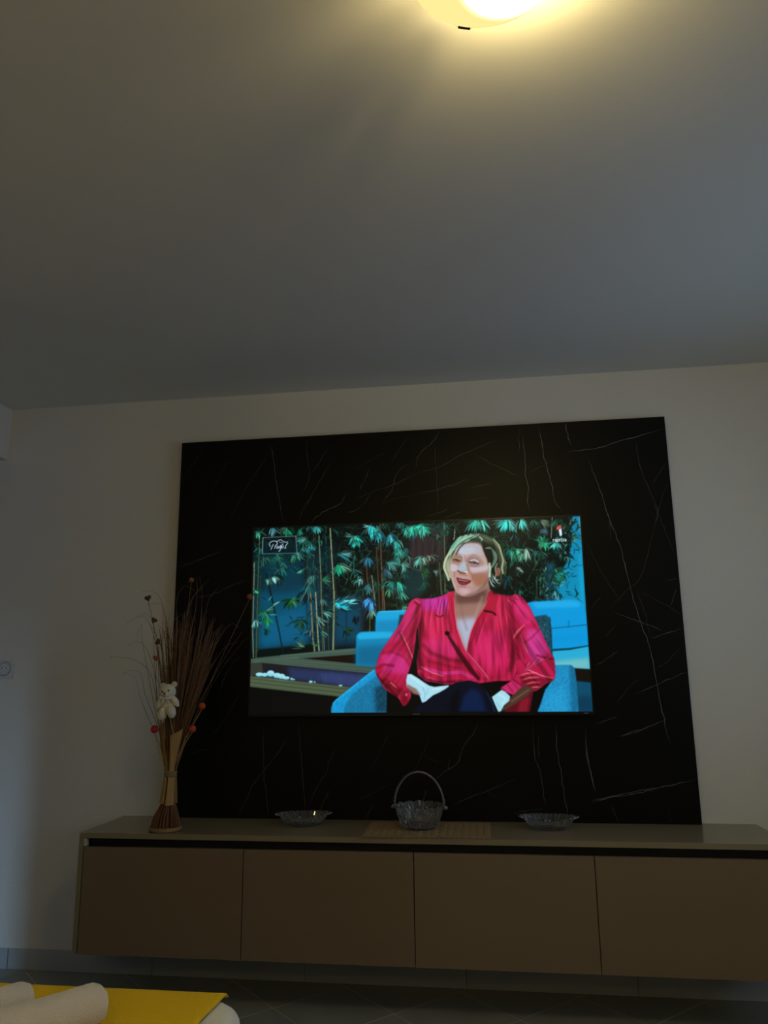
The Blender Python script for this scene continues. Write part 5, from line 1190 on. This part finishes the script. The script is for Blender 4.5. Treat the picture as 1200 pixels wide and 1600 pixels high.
# yellow throw across the foot of the bed
th = bmesh.new(); TX0, TX1, TYa, TYb = -1.12, .458, -2.42, BY1+.004
nxx, nyy = 120, 60; G = []
def th_z(x, y):
    over = max(0, y-(BY1-.012)); z = BZ+.006
    if over > 0: z -= over*.7
    w_ = .0016*noise.noise((x*9, y*14, 0))+.0008*noise.noise((x*26, y*30, 3)); return z+max(w_, -.002)*(1 if over <= 0 else .2)
for i in range(nxx+1):
    row = []
    for j in range(nyy+1):
        x = TX0+(TX1-TX0)*i/nxx; y = TYa+(TYb-TYa)*j/nyy
        if i > nxx-2: x += .003*math.sin(y*26)
        if j == nyy: y += .0015*math.sin(x*160)
        row.append(th.verts.new((x, y, th_z(x, y))))
    G.append(row)
for i in range(nxx):
    for j in range(nyy): th.faces.new((G[i][j], G[i+1][j], G[i+1][j+1], G[i][j+1]))
th_o = link('throw', th, M['yellow'], None, smooth=True); th_o['label'] = 'yellow throw spread across the foot of the bed'; th_o['category'] = 'blanket'
s_ = th_o.modifiers.new('solid', 'SOLIDIFY'); s_.thickness = .004; s_.offset = 1
hm = bmesh.new(); tube(hm, [(TX1+.003*math.sin((TYa+(TYb-TYa)*j/60)*26), TYa+(TYb-TYa)*j/60, th_z(TX1, TYa+(TYb-TYa)*j/60)+.002) for j in range(0, 61)], .0022, 6)
tube(hm, [(TX0+(TX1-TX0)*i/120, TYb+.0015*math.sin((TX0+(TX1-TX0)*i/120)*160), th_z(0, TYb)+.002) for i in range(121)], .0022, 6)
link('hem', hm, M['yellow'], th_o, smooth=True)
# rolled towels
def towel(loc, ang, length, r, label, seed):
    t = thing('rolled_towel', label, 'towel', loc, ang, 'rolled white towels on the bed')
    bm = bmesh.new(); n = 96; m = 26; turns = 3.4; th_ = r/turns/1.02; rows = []
    for j in range(m+1):
        u = (0, .006, .018, .036, .06)[j] if j < 5 else .06+.94*(j-4)/(m-4); row = []; ed = .004*noise.noise((seed, u*3, 0))
        for k in range(n+1):
            a = 2*PI*turns*k/n; rr = r*(.10+.90*k/n)*(1-.22*(max(0, 1-u/.06))**2-.03*max(0, u-.9)*10)
            x = -length*u+.010*math.sin(a*.5+seed)*(1 if j in (0, m) else .3)*(1-k/n*.8)
            row.append(bm.verts.new((x, rr*math.cos(a+1.4)*1.04, r*.97+rr*math.sin(a+1.4)*.95+.0012*noise.noise((x*70, a*3, seed))+ed)))
        rows.append(row)
    for a_, b_ in zip(rows, rows[1:]):
        for k in range(n): bm.faces.new((a_[k], b_[k], b_[k+1], a_[k+1]))
    o = link('terry_roll', bm, M['towel'], t, smooth=True); s = o.modifiers.new('solid', 'SOLIDIFY'); s.thickness = th_*.62; s.offset = -1
    bv = o.modifiers.new('bevel', 'BEVEL'); bv.width = .004; bv.segments = 2; bv.limit_method = 'ANGLE'
    return t
TA = math.atan2(.135, .096)
towel((.268, -1.795, BZ+.0105), TA, .36, .041, 'rolled white towel nearer the yellow throw\'s right edge', 1.3)
towel((.118, -1.80, BZ+.0105), TA, .36, .039, 'rolled white towel at the left picture edge', 4.1)
